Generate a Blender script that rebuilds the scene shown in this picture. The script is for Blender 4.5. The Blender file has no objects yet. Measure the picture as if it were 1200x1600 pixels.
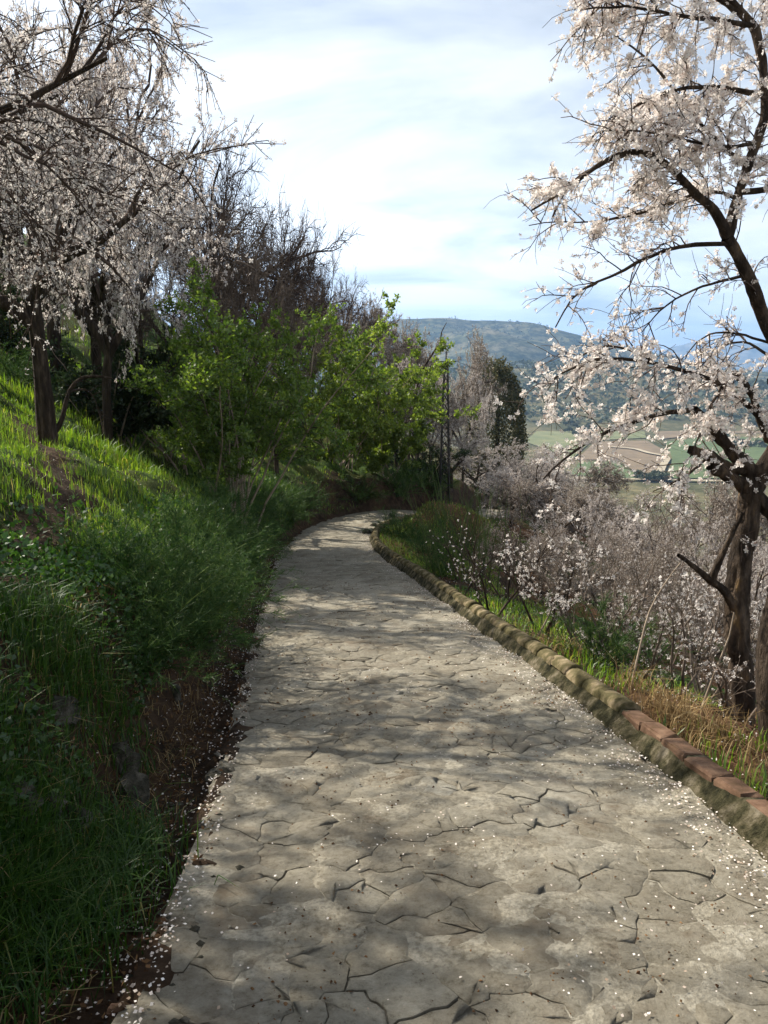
import bpy, math, random
import numpy as np
from mathutils import Vector

rng = np.random.default_rng(11)
random.seed(11)
scene = bpy.context.scene
COL = scene.collection

# ------------------------------------------------------------------ camera, sky, sun, exposure
F = 1250.0
PITCH = math.atan(225 / 1250)
CAM = np.array([0, 0, 1.6])
cam_data = bpy.data.cameras.new('camera')
cam = bpy.data.objects.new('camera', cam_data)
COL.objects.link(cam)
cam_data.sensor_fit = 'VERTICAL'
cam_data.sensor_height = 36.0
cam_data.lens = 36.0 * F / 1600
cam_data.clip_start = 0.05
cam_data.clip_end = 40000
cam.location = CAM
cam.rotation_euler = (math.pi / 2 - PITCH, 0, 0)
scene.camera = cam

SUN_AZ = math.radians(-52)      # measured from +Y (forward), negative = to the left
SUN_EL = math.radians(42)
world = bpy.data.worlds.new('World')
scene.world = world
world.use_nodes = True
wn, wl = world.node_tree.nodes, world.node_tree.links
wn.clear()
w_out = wn.new('ShaderNodeOutputWorld')
w_bg = wn.new('ShaderNodeBackground')
w_bg.inputs['Strength'].default_value = 0.05
sky = wn.new('ShaderNodeTexSky')
sky.sky_type = 'NISHITA'
sky.sun_disc = False
sky.sun_elevation = SUN_EL
sky.sun_rotation = SUN_AZ
sky.air_density = 1.0
sky.dust_density = 1.6
sky.ozone_density = 1.2
tc = wn.new('ShaderNodeTexCoord')
sepv = wn.new('ShaderNodeSeparateXYZ')
wl.new(tc.outputs['Generated'], sepv.inputs[0])
zmax = wn.new('ShaderNodeMath'); zmax.operation = 'MAXIMUM'; zmax.inputs[1].default_value = 0.0
wl.new(sepv.outputs['Z'], zmax.inputs[0])
zadd = wn.new('ShaderNodeMath'); zadd.operation = 'ADD'; zadd.inputs[1].default_value = 0.14
wl.new(zmax.outputs[0], zadd.inputs[0])
dv = wn.new('ShaderNodeVectorMath'); dv.operation = 'DIVIDE'
wl.new(tc.outputs['Generated'], dv.inputs[0])
cmb = wn.new('ShaderNodeCombineXYZ')
for k in range(3):
    wl.new(zadd.outputs[0], cmb.inputs[k])
wl.new(cmb.outputs[0], dv.inputs[1])
mapn = wn.new('ShaderNodeMapping')
mapn.inputs['Scale'].default_value = (0.7, 1.0, 0.3)
mapn.inputs['Rotation'].default_value = (0, 0, math.radians(28))
mapn.inputs['Location'].default_value = (1.3, 0.4, 0)
wl.new(dv.outputs[0], mapn.inputs[0])
cn = wn.new('ShaderNodeTexNoise')
cn.inputs['Scale'].default_value = 1.15
cn.inputs['Detail'].default_value = 9
cn.inputs['Roughness'].default_value = 0.56
cn.inputs['Distortion'].default_value = 0.5
wl.new(mapn.outputs[0], cn.inputs['Vector'])
cr = wn.new('ShaderNodeValToRGB')
cr.color_ramp.elements[0].position = 0.30
cr.color_ramp.elements[0].color = (0.20, 0.20, 0.20, 1)
cr.color_ramp.elements[1].position = 0.56
cr.color_ramp.elements[1].color = (0.95, 0.95, 0.95, 1)
wl.new(cn.outputs['Fac'], cr.inputs[0])
cmix = wn.new('ShaderNodeMixRGB')
bw = wn.new('ShaderNodeRGBToBW')
wl.new(sky.outputs[0], bw.inputs[0])
bw2 = wn.new('ShaderNodeMath'); bw2.operation = 'MULTIPLY_ADD'; bw2.inputs[1].default_value = 3.3; bw2.inputs[2].default_value = 0.4
wl.new(bw.outputs[0], bw2.inputs[0])
ctint = wn.new('ShaderNodeMixRGB'); ctint.blend_type = 'MULTIPLY'; ctint.inputs[0].default_value = 1.0; ctint.inputs[2].default_value = (0.97, 1.0, 1.02, 1)
wl.new(bw2.outputs[0], ctint.inputs[1])
wl.new(ctint.outputs[0], cmix.inputs['Color2'])
wl.new(cr.outputs[0], cmix.inputs['Fac'])
wl.new(sky.outputs[0], cmix.inputs['Color1'])
wl.new(cmix.outputs[0], w_bg.inputs['Color'])
wl.new(w_bg.outputs[0], w_out.inputs['Surface'])

sun_data = bpy.data.lights.new('sun', 'SUN')
sun_data.energy = 5.0
sun_data.angle = math.radians(0.53)
sun_data.color = (1.0, 0.93, 0.80)
sun = bpy.data.objects.new('sun', sun_data)
COL.objects.link(sun)
sd = Vector((math.sin(SUN_AZ) * math.cos(SUN_EL), math.cos(SUN_AZ) * math.cos(SUN_EL), math.sin(SUN_EL)))
sun.rotation_euler = sd.to_track_quat('Z', 'Y').to_euler()
sun.location = (-30, 20, 40)

scene.view_settings.view_transform = 'Standard'
scene.view_settings.look = 'None'
scene.view_settings.gamma = 1.0
scene.view_settings.use_curve_mapping = False
scene.view_settings.exposure = 1.0
scene.cycles.max_bounces = 6
scene.cycles.diffuse_bounces = 3
scene.cycles.transmission_bounces = 4
scene.cycles.use_denoising = True


# ------------------------------------------------------------------ pixel helpers
def ray(u, v):
    xc = (u - 600) / F
    yc = (800 - v) / F
    return np.array([xc, math.cos(PITCH) + yc * math.sin(PITCH), -math.sin(PITCH) + yc * math.cos(PITCH)])


def at(u, v, Y):
    d = ray(u, v)
    return CAM + d * (Y / d[1])


def at_z(u, v, z):
    d = ray(u, v)
    return CAM + d * ((z - CAM[2]) / d[2])


# ------------------------------------------------------------------ noise
def _h(ix, iy, s):
    n = (ix.astype(np.int64) * 374761393 + iy.astype(np.int64) * 668265263 + s * 982451653) & 0x7fffffff
    n = ((n ^ (n >> 13)) * 1274126177) & 0x7fffffff
    n = n ^ (n >> 16)
    return (n & 0xffff) / 65535.0


def vnoise(x, y, s=0):
    x = np.asarray(x, float); y = np.asarray(y, float)
    ix = np.floor(x); iy = np.floor(y)
    fx = x - ix; fy = y - iy
    fx = fx * fx * (3 - 2 * fx); fy = fy * fy * (3 - 2 * fy)
    a = _h(ix, iy, s); b = _h(ix + 1, iy, s); c = _h(ix, iy + 1, s); d = _h(ix + 1, iy + 1, s)
    return (a + (b - a) * fx) * (1 - fy) + (c + (d - c) * fx) * fy - 0.5


def fbm(x, y, s=0, o=4, g=0.5):
    r = 0; a = 1.0
    for k in range(o):
        r = r + a * vnoise(x, y, s + k * 17)
        x = np.asarray(x) * 2.03 + 3.1; y = np.asarray(y) * 2.03 + 1.7; a *= g
    return r


# ------------------------------------------------------------------ mesh builder
class MB:
    def __init__(s):
        s.v = []; s.q = []; s.t = []; s.n = 0

    def add(s, v, f):
        v = np.asarray(v, np.float32).reshape(-1, 3)
        f = np.asarray(f, np.int64)
        if len(f) == 0:
            return
        (s.q if f.shape[1] == 4 else s.t).append(f + s.n)
        s.v.append(v)
        s.n += len(v)

    def addm(s, v, *fs):
        v = np.asarray(v, np.float32).reshape(-1, 3)
        for f in fs:
            f = np.asarray(f, np.int64)
            if len(f):
                (s.q if f.shape[1] == 4 else s.t).append(f + s.n)
        s.v.append(v)
        s.n += len(v)

    def mesh(s, name, mat, smooth=True):
        me = bpy.data.meshes.new(name)
        v = np.concatenate(s.v) if s.v else np.zeros((0, 3), np.float32)
        q = np.concatenate(s.q) if s.q else np.zeros((0, 4), np.int64)
        t = np.concatenate(s.t) if s.t else np.zeros((0, 3), np.int64)
        me.vertices.add(len(v)); me.vertices.foreach_set('co', v.ravel())
        nl = q.size + t.size
        me.loops.add(nl)
        me.loops.foreach_set('vertex_index', np.concatenate([q.ravel(), t.ravel()]).astype(np.int32))
        npoly = len(q) + len(t)
        me.polygons.add(npoly)
        ls = np.concatenate([np.arange(len(q)) * 4, q.size + np.arange(len(t)) * 3]).astype(np.int32)
        me.polygons.foreach_set('loop_start', ls)
        me.polygons.foreach_set('use_smooth', np.full(npoly, smooth, bool))
        me.update(calc_edges=True)
        me.validate()
        if mat is not None:
            me.materials.append(mat)
        return me


def link(name, me, parent=None, loc=None, kind=None):
    o = bpy.data.objects.new(name, me)
    COL.objects.link(o)
    if parent is not None:
        o.parent = parent
    if loc is not None:
        o.location = loc
    if kind:
        o['kind'] = kind
    return o


def tag(o, label, cat, group=None):
    o['label'] = label; o['category'] = cat
    if group:
        o['group'] = group
    return o


def tubes(mb, P, r, k=5, rough=0.0):
    """P (N,S,3), r (N,S)"""
    P = np.asarray(P, float)
    if P.ndim == 2:
        P = P[None]; r = np.asarray(r, float)[None]
    N, S, _ = P.shape
    T = np.gradient(P, axis=1)
    T /= np.linalg.norm(T, axis=2, keepdims=True) + 1e-9
    ref = np.tile(np.array([0.31, 0.87, 0.38]), (N, 1))
    m = T.mean(1); m /= np.linalg.norm(m, axis=1, keepdims=True) + 1e-9
    bad = np.abs((m * ref).sum(1)) > 0.85
    ref[bad] = np.array([0.9, -0.3, 0.3])
    U = np.cross(T, ref[:, None, :]); U /= np.linalg.norm(U, axis=2, keepdims=True) + 1e-9
    W = np.cross(T, U)
    a = np.arange(k) * 2 * math.pi / k
    rk = r[:, :, None] * np.ones(k)
    if rough:
        sl_ = np.cumsum(np.r_[0, np.linalg.norm(np.diff(P[0], axis=0), axis=1)])
        rk = rk * (1 + rough * fbm(np.cos(a)[None, :] * 2.2 + 0 * sl_[:, None], np.sin(a)[None, :] * 2.2 + sl_[:, None] * 5, 6, 4, 0.6)[None])
    V = (P[:, :, None, :] + rk[..., None] * (np.cos(a)[None, None, :, None] * U[:, :, None, :] + np.sin(a)[None, None, :, None] * W[:, :, None, :]))
    idx = np.arange(N * S * k).reshape(N, S, k)
    a0 = idx[:, :-1, :]; a1 = np.roll(a0, -1, axis=2); b0 = idx[:, 1:, :]; b1 = np.roll(b0, -1, axis=2)
    mb.add(V.reshape(-1, 3), np.stack([a0, a1, b1, b0], -1).reshape(-1, 4))


def unit(v):
    return v / (np.linalg.norm(v, axis=-1, keepdims=True) + 1e-9)


def resample(pts, S, wob=0.0, rg=rng):
    pts = np.asarray(pts, float)
    d = np.r_[0, np.cumsum(np.linalg.norm(np.diff(pts, axis=0), axis=1))]
    t = np.linspace(0, d[-1], S)
    # smooth through (catmull-like by cubic blending of linear interpolation)
    q = np.stack([np.interp(t, d, pts[:, k]) for k in range(3)], 1)
    for _ in range(2):
        q[1:-1] = 0.25 * q[:-2] + 0.5 * q[1:-1] + 0.25 * q[2:]
    if wob:
        q[1:] += np.cumsum(rg.normal(0, wob, (S - 1, 3)), 0) * 0.4
    return q


def grow(rg, par, n, t, ang, length, bias=(0, 0, 0), wander=0.15, grav=0.0, S=5):
    """children of polylines par (N,P,3) -> (N*n,S,3)"""
    N, Pn, _ = par.shape
    tt = rg.uniform(t[0], t[1], (N, n)) * (Pn - 1)
    i = np.clip(tt.astype(int), 0, Pn - 2); fr = (tt - i)[..., None]
    ar = np.arange(N)[:, None]
    p0 = par[ar, i]; p1 = par[ar, i + 1]
    pos = (p0 * (1 - fr) + p1 * fr).reshape(-1, 3)
    tan = unit((p1 - p0).reshape(-1, 3))
    M = N * n
    perp = rg.normal(0, 1, (M, 3)); perp -= (perp * tan).sum(1, keepdims=True) * tan; perp = unit(perp)
    a = rg.uniform(ang[0], ang[1], (M, 1))
    d = unit(np.cos(a) * tan + np.sin(a) * perp + np.asarray(bias))
    L = rg.uniform(length[0], length[1], (M, 1))
    out = [pos]
    for k in range(S - 1):
        pos = pos + d * L / (S - 1)
        out.append(pos)
        d = unit(d + rg.normal(0, wander, (M, 3)) + np.array([0, 0, -grav]))
    return np.stack(out, 1)


def taper(N, S, r0, r1):
    r0 = np.broadcast_to(np.asarray(r0, float), (N,)); r1 = np.broadcast_to(np.asarray(r1, float), (N,))
    t = np.linspace(0, 1, S)[None]
    return r0[:, None] * (1 - t) + r1[:, None] * t


def along(rg, par, n, jitter=0.01, t0=0.05):
    N, Pn, _ = par.shape
    tt = rg.uniform(t0, 1, (N, n)) * (Pn - 1)
    i = np.clip(tt.astype(int), 0, Pn - 2); fr = (tt - i)[..., None]
    ar = np.arange(N)[:, None]
    return (par[ar, i] * (1 - fr) + par[ar, i + 1] * fr).reshape(-1, 3) + rg.normal(0, jitter, (N * n, 3))


def flowers(mb, rg, C, rad, petals=5, up=0.2, cup=0.35):
    M = len(C)
    nrm = unit(rg.normal(0, 1, (M, 3)) + np.array([0, 0, up]))
    a = unit(np.cross(nrm, rg.normal(0, 1, (M, 3)))); b = np.cross(nrm, a)
    r = rad * rg.uniform(0.75, 1.2, (M, 1))
    for k in range(petals):
        th = k * 2 * math.pi / petals
        dr = math.cos(th) * a + math.sin(th) * b
        sd_ = -math.sin(th) * a + math.cos(th) * b
        w = 0.62 if petals >= 4 else 0.8
        v = np.stack([C, C + r * (0.66 * dr + w * sd_ * 0.55 + cup * 0.6 * nrm), C + r * (dr + cup * nrm), C + r * (0.66 * dr - w * sd_ * 0.55 + cup * 0.6 * nrm)], 1)
        mb.add(v.reshape(-1, 3), np.arange(M * 4).reshape(M, 4))


def leaves(mb, rg, C, ln, wd, up=0.3, out=None):
    M = len(C)
    d = rg.normal(0, 1, (M, 3)) + np.array([0, 0, up])
    if out is not None:
        d = d + out
    d = unit(d)
    s = unit(np.cross(d, rg.normal(0, 1, (M, 3))))
    nn = np.cross(d, s)
    L = ln * rg.uniform(0.7, 1.3, (M, 1)); W = wd * rg.uniform(0.7, 1.3, (M, 1))
    v = np.stack([C, C + d * L * 0.45 + s * W * 0.5 + nn * W * 0.12, C + d * L, C + d * L * 0.45 - s * W * 0.5 + nn * W * 0.12], 1)
    mb.add(v.reshape(-1, 3), np.arange(M * 4).reshape(M, 4))


# ------------------------------------------------------------------ materials
def new_mat(name):
    m = bpy.data.materials.new(name); m.use_nodes = True
    nt = m.node_tree; nt.nodes.clear()
    out = nt.nodes.new('ShaderNodeOutputMaterial')
    return m, nt, out


def ramp(nt, src, stops):
    r = nt.nodes.new('ShaderNodeValToRGB')
    els = r.color_ramp.elements
    while len(els) < len(stops):
        els.new(0.5)
    for e, (p, c) in zip(els, stops):
        e.position = p; e.color = (*c, 1)
    nt.links.new(src, r.inputs[0])
    return r.outputs[0]


def noise(nt, scale, detail=6, rough=0.6, vec=None, dist=0.0):
    n = nt.nodes.new('ShaderNodeTexNoise')
    n.inputs['Scale'].default_value = scale; n.inputs['Detail'].default_value = detail
    n.inputs['Roughness'].default_value = rough; n.inputs['Distortion'].default_value = dist
    if vec is None:
        g = nt.nodes.new('ShaderNodeNewGeometry'); vec = g.outputs['Position']
    nt.links.new(vec, n.inputs['Vector'])
    return n.outputs['Fac']


def mixc(nt, fac, a, b, mode='MIX'):
    m = nt.nodes.new('ShaderNodeMixRGB'); m.blend_type = mode
    for i, x in ((0, fac), (1, a), (2, b)):
        if isinstance(x, (int, float)):
            m.inputs[i].default_value = x
        elif isinstance(x, tuple):
            m.inputs[i].default_value = (*x, 1)
        else:
            nt.links.new(x, m.inputs[i])
    return m.outputs[0]


def objvec(nt):
    t = nt.nodes.new('ShaderNodeTexCoord')
    return t.outputs['Object']


def solid(name, stops, scale=8, detail=6, rough=0.9, bump=0.0, bscale=30, spec=0.2, obj=False, bdist=0.02, stretch=None):
    m, nt, out = new_mat(name)
    b = nt.nodes.new('ShaderNodeBsdfPrincipled')
    vec = objvec(nt) if obj else None
    if stretch:
        mp = nt.nodes.new('ShaderNodeMapping'); mp.inputs['Scale'].default_value = stretch
        nt.links.new(objvec(nt), mp.inputs[0]); vec = mp.outputs[0]
    c = ramp(nt, noise(nt, scale, detail, vec=vec), stops)
    nt.links.new(c, b.inputs['Base Color'])
    b.inputs['Roughness'].default_value = rough
    b.inputs['Specular IOR Level'].default_value = spec
    if bump:
        bp = nt.nodes.new('ShaderNodeBump'); bp.inputs['Strength'].default_value = bump; bp.inputs['Distance'].default_value = bdist
        nt.links.new(noise(nt, bscale, 8, 0.65, vec=vec), bp.inputs['Height'])
        nt.links.new(bp.outputs[0], b.inputs['Normal'])
    nt.links.new(b.outputs[0], out.inputs[0])
    return m


def foliage(name, stops, trans=0.4, gloss=0.06, tint=None):
    m, nt, out = new_mat(name)
    g = nt.nodes.new('ShaderNodeNewGeometry')
    oi = nt.nodes.new('ShaderNodeObjectInfo')
    c = ramp(nt, g.outputs['Random Per Island'], stops)
    hs = nt.nodes.new('ShaderNodeHueSaturation')
    mr = nt.nodes.new('ShaderNodeMapRange'); mr.inputs['To Min'].default_value = 0.85; mr.inputs['To Max'].default_value = 1.15
    nt.links.new(oi.outputs['Random'], mr.inputs[0]); nt.links.new(mr.outputs[0], hs.inputs['Value'])
    nt.links.new(c, hs.inputs['Color'])
    c = hs.outputs[0]
    d = nt.nodes.new('ShaderNodeBsdfDiffuse'); t = nt.nodes.new('ShaderNodeBsdfTranslucent')
    nt.links.new(c, d.inputs[0])
    if tint:
        nt.links.new(mixc(nt, 1.0, c, tint, 'MULTIPLY'), t.inputs[0])
    else:
        nt.links.new(c, t.inputs[0])
    mx = nt.nodes.new('ShaderNodeMixShader'); mx.inputs[0].default_value = trans
    nt.links.new(d.outputs[0], mx.inputs[1]); nt.links.new(t.outputs[0], mx.inputs[2])
    res = mx.outputs[0]
    if gloss:
        gl = nt.nodes.new('ShaderNodeBsdfGlossy'); gl.inputs['Roughness'].default_value = 0.45
        m2 = nt.nodes.new('ShaderNodeMixShader'); m2.inputs[0].default_value = gloss
        nt.links.new(res, m2.inputs[1]); nt.links.new(gl.outputs[0], m2.inputs[2]); res = m2.outputs[0]
    nt.links.new(res, out.inputs[0])
    return m


M = {}
M['blossom'] = foliage('blossom', [(0, (0.46, 0.32, 0.27)), (0.08, (0.72, 0.64, 0.60)), (0.4, (0.80, 0.74, 0.70)), (1, (0.86, 0.82, 0.78))], 0.35, 0)
M['blossom_far'] = foliage('blossom_far', [(0, (0.42, 0.36, 0.33)), (0.5, (0.63, 0.57, 0.53)), (1, (0.78, 0.72, 0.68))], 0.35, 0)
M['bud'] = foliage('bud', [(0, (0.16, 0.12, 0.095)), (0.5, (0.34, 0.285, 0.24)), (1, (0.70, 0.65, 0.60))], 0.3, 0)
M['petal'] = foliage('petal', [(0, (0.30, 0.22, 0.16)), (0.35, (0.55, 0.47, 0.41)), (1, (0.80, 0.75, 0.71))], 0.15, 0)
M['leaf'] = foliage('leaf', [(0, (0.07, 0.135, 0.022)), (0.5, (0.125, 0.21, 0.036)), (1, (0.21, 0.285, 0.06))], 0.5, 0.04, (1.3, 1.3, 0.6))
M['leaf_yellow'] = foliage('leaf_yellow', [(0, (0.095, 0.16, 0.025)), (0.5, (0.165, 0.24, 0.04)), (1, (0.25, 0.31, 0.065))], 0.5, 0.04, (1.3, 1.3, 0.6))
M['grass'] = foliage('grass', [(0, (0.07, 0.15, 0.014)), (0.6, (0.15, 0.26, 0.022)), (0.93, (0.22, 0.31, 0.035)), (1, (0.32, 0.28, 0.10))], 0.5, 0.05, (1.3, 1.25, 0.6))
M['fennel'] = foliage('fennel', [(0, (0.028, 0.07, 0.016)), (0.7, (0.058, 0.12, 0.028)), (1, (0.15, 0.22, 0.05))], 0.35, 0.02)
M['shade_toned_long_grass'] = foliage('shade_toned_long_grass', [(0, (0.015, 0.05, 0.008)), (0.6, (0.04, 0.10, 0.014)), (0.95, (0.075, 0.14, 0.02)), (1, (0.25, 0.21, 0.09))], 0.4, 0.03, (1.3, 1.25, 0.6))  # darker copy of the grass green, shade of the left bank put into the colour
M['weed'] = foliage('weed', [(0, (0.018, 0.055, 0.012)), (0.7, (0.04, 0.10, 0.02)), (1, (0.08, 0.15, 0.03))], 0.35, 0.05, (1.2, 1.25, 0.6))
M['straw'] = foliage('straw', [(0, (0.12, 0.075, 0.035)), (0.6, (0.27, 0.18, 0.085)), (1, (0.46, 0.35, 0.19))], 0.25, 0)
M['litter'] = foliage('litter', [(0, (0.05, 0.03, 0.018)), (0.6, (0.12, 0.065, 0.035)), (1, (0.24, 0.14, 0.07))], 0.1, 0)
M['olive'] = foliage('olive', [(0, (0.045, 0.06, 0.035)), (0.6, (0.08, 0.10, 0.06)), (1, (0.13, 0.15, 0.10))], 0.2, 0.02)
M['ivy'] = foliage('ivy', [(0, (0.045, 0.055, 0.022)), (0.6, (0.10, 0.10, 0.045)), (1, (0.18, 0.15, 0.07))], 0.2, 0.02)
M['bark'] = solid('bark', [(0.3, (0.022, 0.017, 0.014)), (0.52, (0.06, 0.045, 0.034)), (0.75, (0.17, 0.13, 0.10))], 11, 9, 0.95, 1.0, 30, 0.1, bdist=0.05, stretch=(1, 1, 0.3))
M['bark_lichen'] = solid('bark_lichen', [(0.3, (0.02, 0.016, 0.013)), (0.48, (0.06, 0.045, 0.035)), (0.6, (0.15, 0.11, 0.08)), (0.68, (0.26, 0.17, 0.085)), (0.78, (0.36, 0.28, 0.12))], 9, 10, 0.95, 1.0, 28, 0.1, bdist=0.06, stretch=(1, 1, 0.35))
M['twig'] = solid('twig', [(0.3, (0.05, 0.036, 0.03)), (0.7, (0.12, 0.085, 0.068))], 4, 3, 0.9)
M['twig_red'] = solid('twig_red', [(0.3, (0.075, 0.058, 0.046)), (0.7, (0.19, 0.15, 0.122))], 4, 3, 0.9)
M['twig_pale'] = solid('twig_pale', [(0.3, (0.16, 0.12, 0.085)), (0.7, (0.38, 0.31, 0.24))], 6, 3, 0.9)
M['cane_green'] = solid('cane_green', [(0.3, (0.05, 0.08, 0.025)), (0.7, (0.11, 0.15, 0.05))], 6, 3, 0.9)
M['rock'] = solid('rock', [(0.3, (0.015, 0.016, 0.010)), (0.48, (0.05, 0.046, 0.034)), (0.6, (0.11, 0.10, 0.08)), (0.74, (0.26, 0.24, 0.20))], 11, 10, 0.95, 1.0, 22, 0.2, bdist=0.03)
M['brick'] = solid('brick', [(0.32, (0.07, 0.045, 0.025)), (0.48, (0.115, 0.068, 0.045)), (0.75, (0.21, 0.135, 0.09))], 10, 8, 0.95, 0.6, 60, 0.1, bdist=0.008)
M['tile'] = solid('tile', [(0.3, (0.04, 0.036, 0.016)), (0.48, (0.10, 0.085, 0.042)), (0.62, (0.21, 0.165, 0.10)), (0.78, (0.36, 0.29, 0.20))], 9, 9, 0.95, 0.9, 35, 0.1, bdist=0.015)
M['kerb'] = solid('kerb', [(0.36, (0.018, 0.018, 0.010)), (0.46, (0.05, 0.046, 0.024)), (0.55, (0.105, 0.09, 0.055)), (0.68, (0.24, 0.205, 0.15))], 8, 12, 0.97, 1.0, 30, 0.1, bdist=0.045)
M['iron'] = solid('iron', [(0.3, (0.02, 0.02, 0.022)), (0.7, (0.06, 0.055, 0.05))], 6, 4, 0.7)


def stone_mat():
    m, nt, out = new_mat('paving')
    b = nt.nodes.new('ShaderNodeBsdfPrincipled')
    oi = nt.nodes.new('ShaderNodeObjectInfo'); g = nt.nodes.new('ShaderNodeNewGeometry')
    big = ramp(nt, noise(nt, 1.7, 5, 0.6), [(0.3, (0.19, 0.17, 0.135)), (0.5, (0.262, 0.241, 0.195)), (0.7, (0.34, 0.316, 0.265))])
    fine = ramp(nt, noise(nt, 26, 10, 0.8), [(0.33, (0.34, 0.31, 0.27)), (0.44, (0.82, 0.80, 0.76)), (0.55, (1.0, 0.99, 0.97)), (0.7, (1.28, 1.28, 1.27))])
    c = mixc(nt, 1.0, big, fine, 'MULTIPLY')
    add = nt.nodes.new('ShaderNodeMath'); add.operation = 'ADD'
    nt.links.new(oi.outputs['Random'], add.inputs[0]); nt.links.new(g.outputs['Random Per Island'], add.inputs[1])
    fr = nt.nodes.new('ShaderNodeMath'); fr.operation = 'FRACT'; nt.links.new(add.outputs[0], fr.inputs[0])
    pc = ramp(nt, fr.outputs[0], [(0, (0.90, 0.885, 0.86)), (0.5, (0.99, 0.985, 0.975)), (1, (1.06, 1.07, 1.08))])
    c = mixc(nt, 1.0, c, pc, 'MULTIPLY')
    # brown dirt washed over patches
    dm = ramp(nt, noise(nt, 2.6, 8, 0.7), [(0.52, (0, 0, 0)), (0.70, (0.75, 0.75, 0.75))])
    c = mixc(nt, dm, c, (0.14, 0.105, 0.07))
    nt.links.new(c, b.inputs['Base Color'])
    b.inputs['Roughness'].default_value = 0.9; b.inputs['Specular IOR Level'].default_value = 0.2
    bp = nt.nodes.new('ShaderNodeBump'); bp.inputs['Strength'].default_value = 0.8; bp.inputs['Distance'].default_value = 0.028
    h = nt.nodes.new('ShaderNodeMath'); h.operation = 'ADD'
    nt.links.new(noise(nt, 9, 8, 0.65), h.inputs[0]); nt.links.new(noise(nt, 60, 8, 0.8), h.inputs[1])
    nt.links.new(h.outputs[0], bp.inputs['Height']); nt.links.new(bp.outputs[0], b.inputs['Normal'])
    nt.links.new(b.outputs[0], out.inputs[0])
    return m


M['paving'] = stone_mat()


def mortar_mat():
    m, nt, out = new_mat('mortar')
    b = nt.nodes.new('ShaderNodeBsdfPrincipled')
    c = ramp(nt, noise(nt, 3.0, 7, 0.65), [(0.33, (0.14, 0.115, 0.085)), (0.44, (0.25, 0.225, 0.175)), (0.64, (0.33, 0.305, 0.25))])
    fine = ramp(nt, noise(nt, 40, 6, 0.7), [(0.3, (0.45, 0.43, 0.40)), (0.6, (1.1, 1.1, 1.1))])
    nt.links.new(mixc(nt, 1.0, c, fine, 'MULTIPLY'), b.inputs['Base Color'])
    b.inputs['Roughness'].default_value = 0.95; b.inputs['Specular IOR Level'].default_value = 0.1
    bp = nt.nodes.new('ShaderNodeBump'); bp.inputs['Strength'].default_value = 0.9; bp.inputs['Distance'].default_value = 0.02
    nt.links.new(noise(nt, 45, 8, 0.7), bp.inputs['Height']); nt.links.new(bp.outputs[0], b.inputs['Normal'])
    nt.links.new(b.outputs[0], out.inputs[0])
    return m


M['mortar'] = mortar_mat()


def ground_mat():
    m, nt, out = new_mat('ground')
    b = nt.nodes.new('ShaderNodeBsdfPrincipled')
    at_ = nt.nodes.new('ShaderNodeAttribute'); at_.attribute_name = 'cover'
    sp = nt.nodes.new('ShaderNodeSeparateColor'); nt.links.new(at_.outputs['Color'], sp.inputs[0])
    soil = ramp(nt, noise(nt, 6, 9, 0.7), [(0.3, (0.018, 0.013, 0.009)), (0.5, (0.05, 0.034, 0.023)), (0.72, (0.12, 0.08, 0.052))])
    turf = ramp(nt, noise(nt, 5, 8, 0.7), [(0.3, (0.02, 0.04, 0.01)), (0.55, (0.05, 0.085, 0.02)), (0.75, (0.11, 0.13, 0.045))])
    litter = ramp(nt, noise(nt, 14, 9, 0.75), [(0.3, (0.04, 0.022, 0.013)), (0.5, (0.12, 0.065, 0.036)), (0.7, (0.24, 0.14, 0.075))])
    far = ramp(nt, noise(nt, 0.011, 8, 0.6), [(0.32, (0.06, 0.066, 0.034)), (0.5, (0.11, 0.10, 0.055)), (0.68, (0.19, 0.155, 0.085))])
    fine = ramp(nt, noise(nt, 0.14, 8, 0.75), [(0.38, (0.35, 0.42, 0.35)), (0.6, (1.1, 1.1, 1.1))])
    far = mixc(nt, 1.0, far, fine, 'MULTIPLY')
    c = mixc(nt, sp.outputs[0], soil, turf)
    c = mixc(nt, sp.outputs[1], c, litter)
    c = mixc(nt, sp.outputs[2], c, far)
    nt.links.new(c, b.inputs['Base Color'])
    b.inputs['Roughness'].default_value = 0.97; b.inputs['Specular IOR Level'].default_value = 0.08
    bp = nt.nodes.new('ShaderNodeBump'); bp.inputs['Strength'].default_value = 1.0; bp.inputs['Distance'].default_value = 0.05
    nt.links.new(noise(nt, 20, 9, 0.75), bp.inputs['Height']); nt.links.new(bp.outputs[0], b.inputs['Normal'])
    nt.links.new(b.outputs[0], out.inputs[0])
    return m


M['ground'] = ground_mat()
M['mountain'] = None


def mountain_mat(name, stops, s1, s2):
    m, nt, out = new_mat(name)
    b = nt.nodes.new('ShaderNodeBsdfPrincipled')
    c = ramp(nt, noise(nt, s1, 9, 0.68), stops)
    f = ramp(nt, noise(nt, s2, 6, 0.75), [(0.42, (0.28, 0.33, 0.26)), (0.58, (1.1, 1.1, 1.1))])
    nt.links.new(mixc(nt, 1.0, c, f, 'MULTIPLY'), b.inputs['Base Color'])
    b.inputs['Roughness'].default_value = 1.0; b.inputs['Specular IOR Level'].default_value = 0.0
    nt.links.new(b.outputs[0], out.inputs[0])
    return m


# ------------------------------------------------------------------ the path's line and the terrain
_Y = np.linspace(-12, 26, 3801)
_t = np.clip((_Y - 14) / 10, 0, 1); _t = _t * _t * (3 - 2 * _t)
_z = -np.cumsum(0.135 - 0.075 * _t) * 0.01
_z -= np.interp(0, _Y, _z)


def zprof(y):
    return np.interp(y, _Y, _z)


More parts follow.
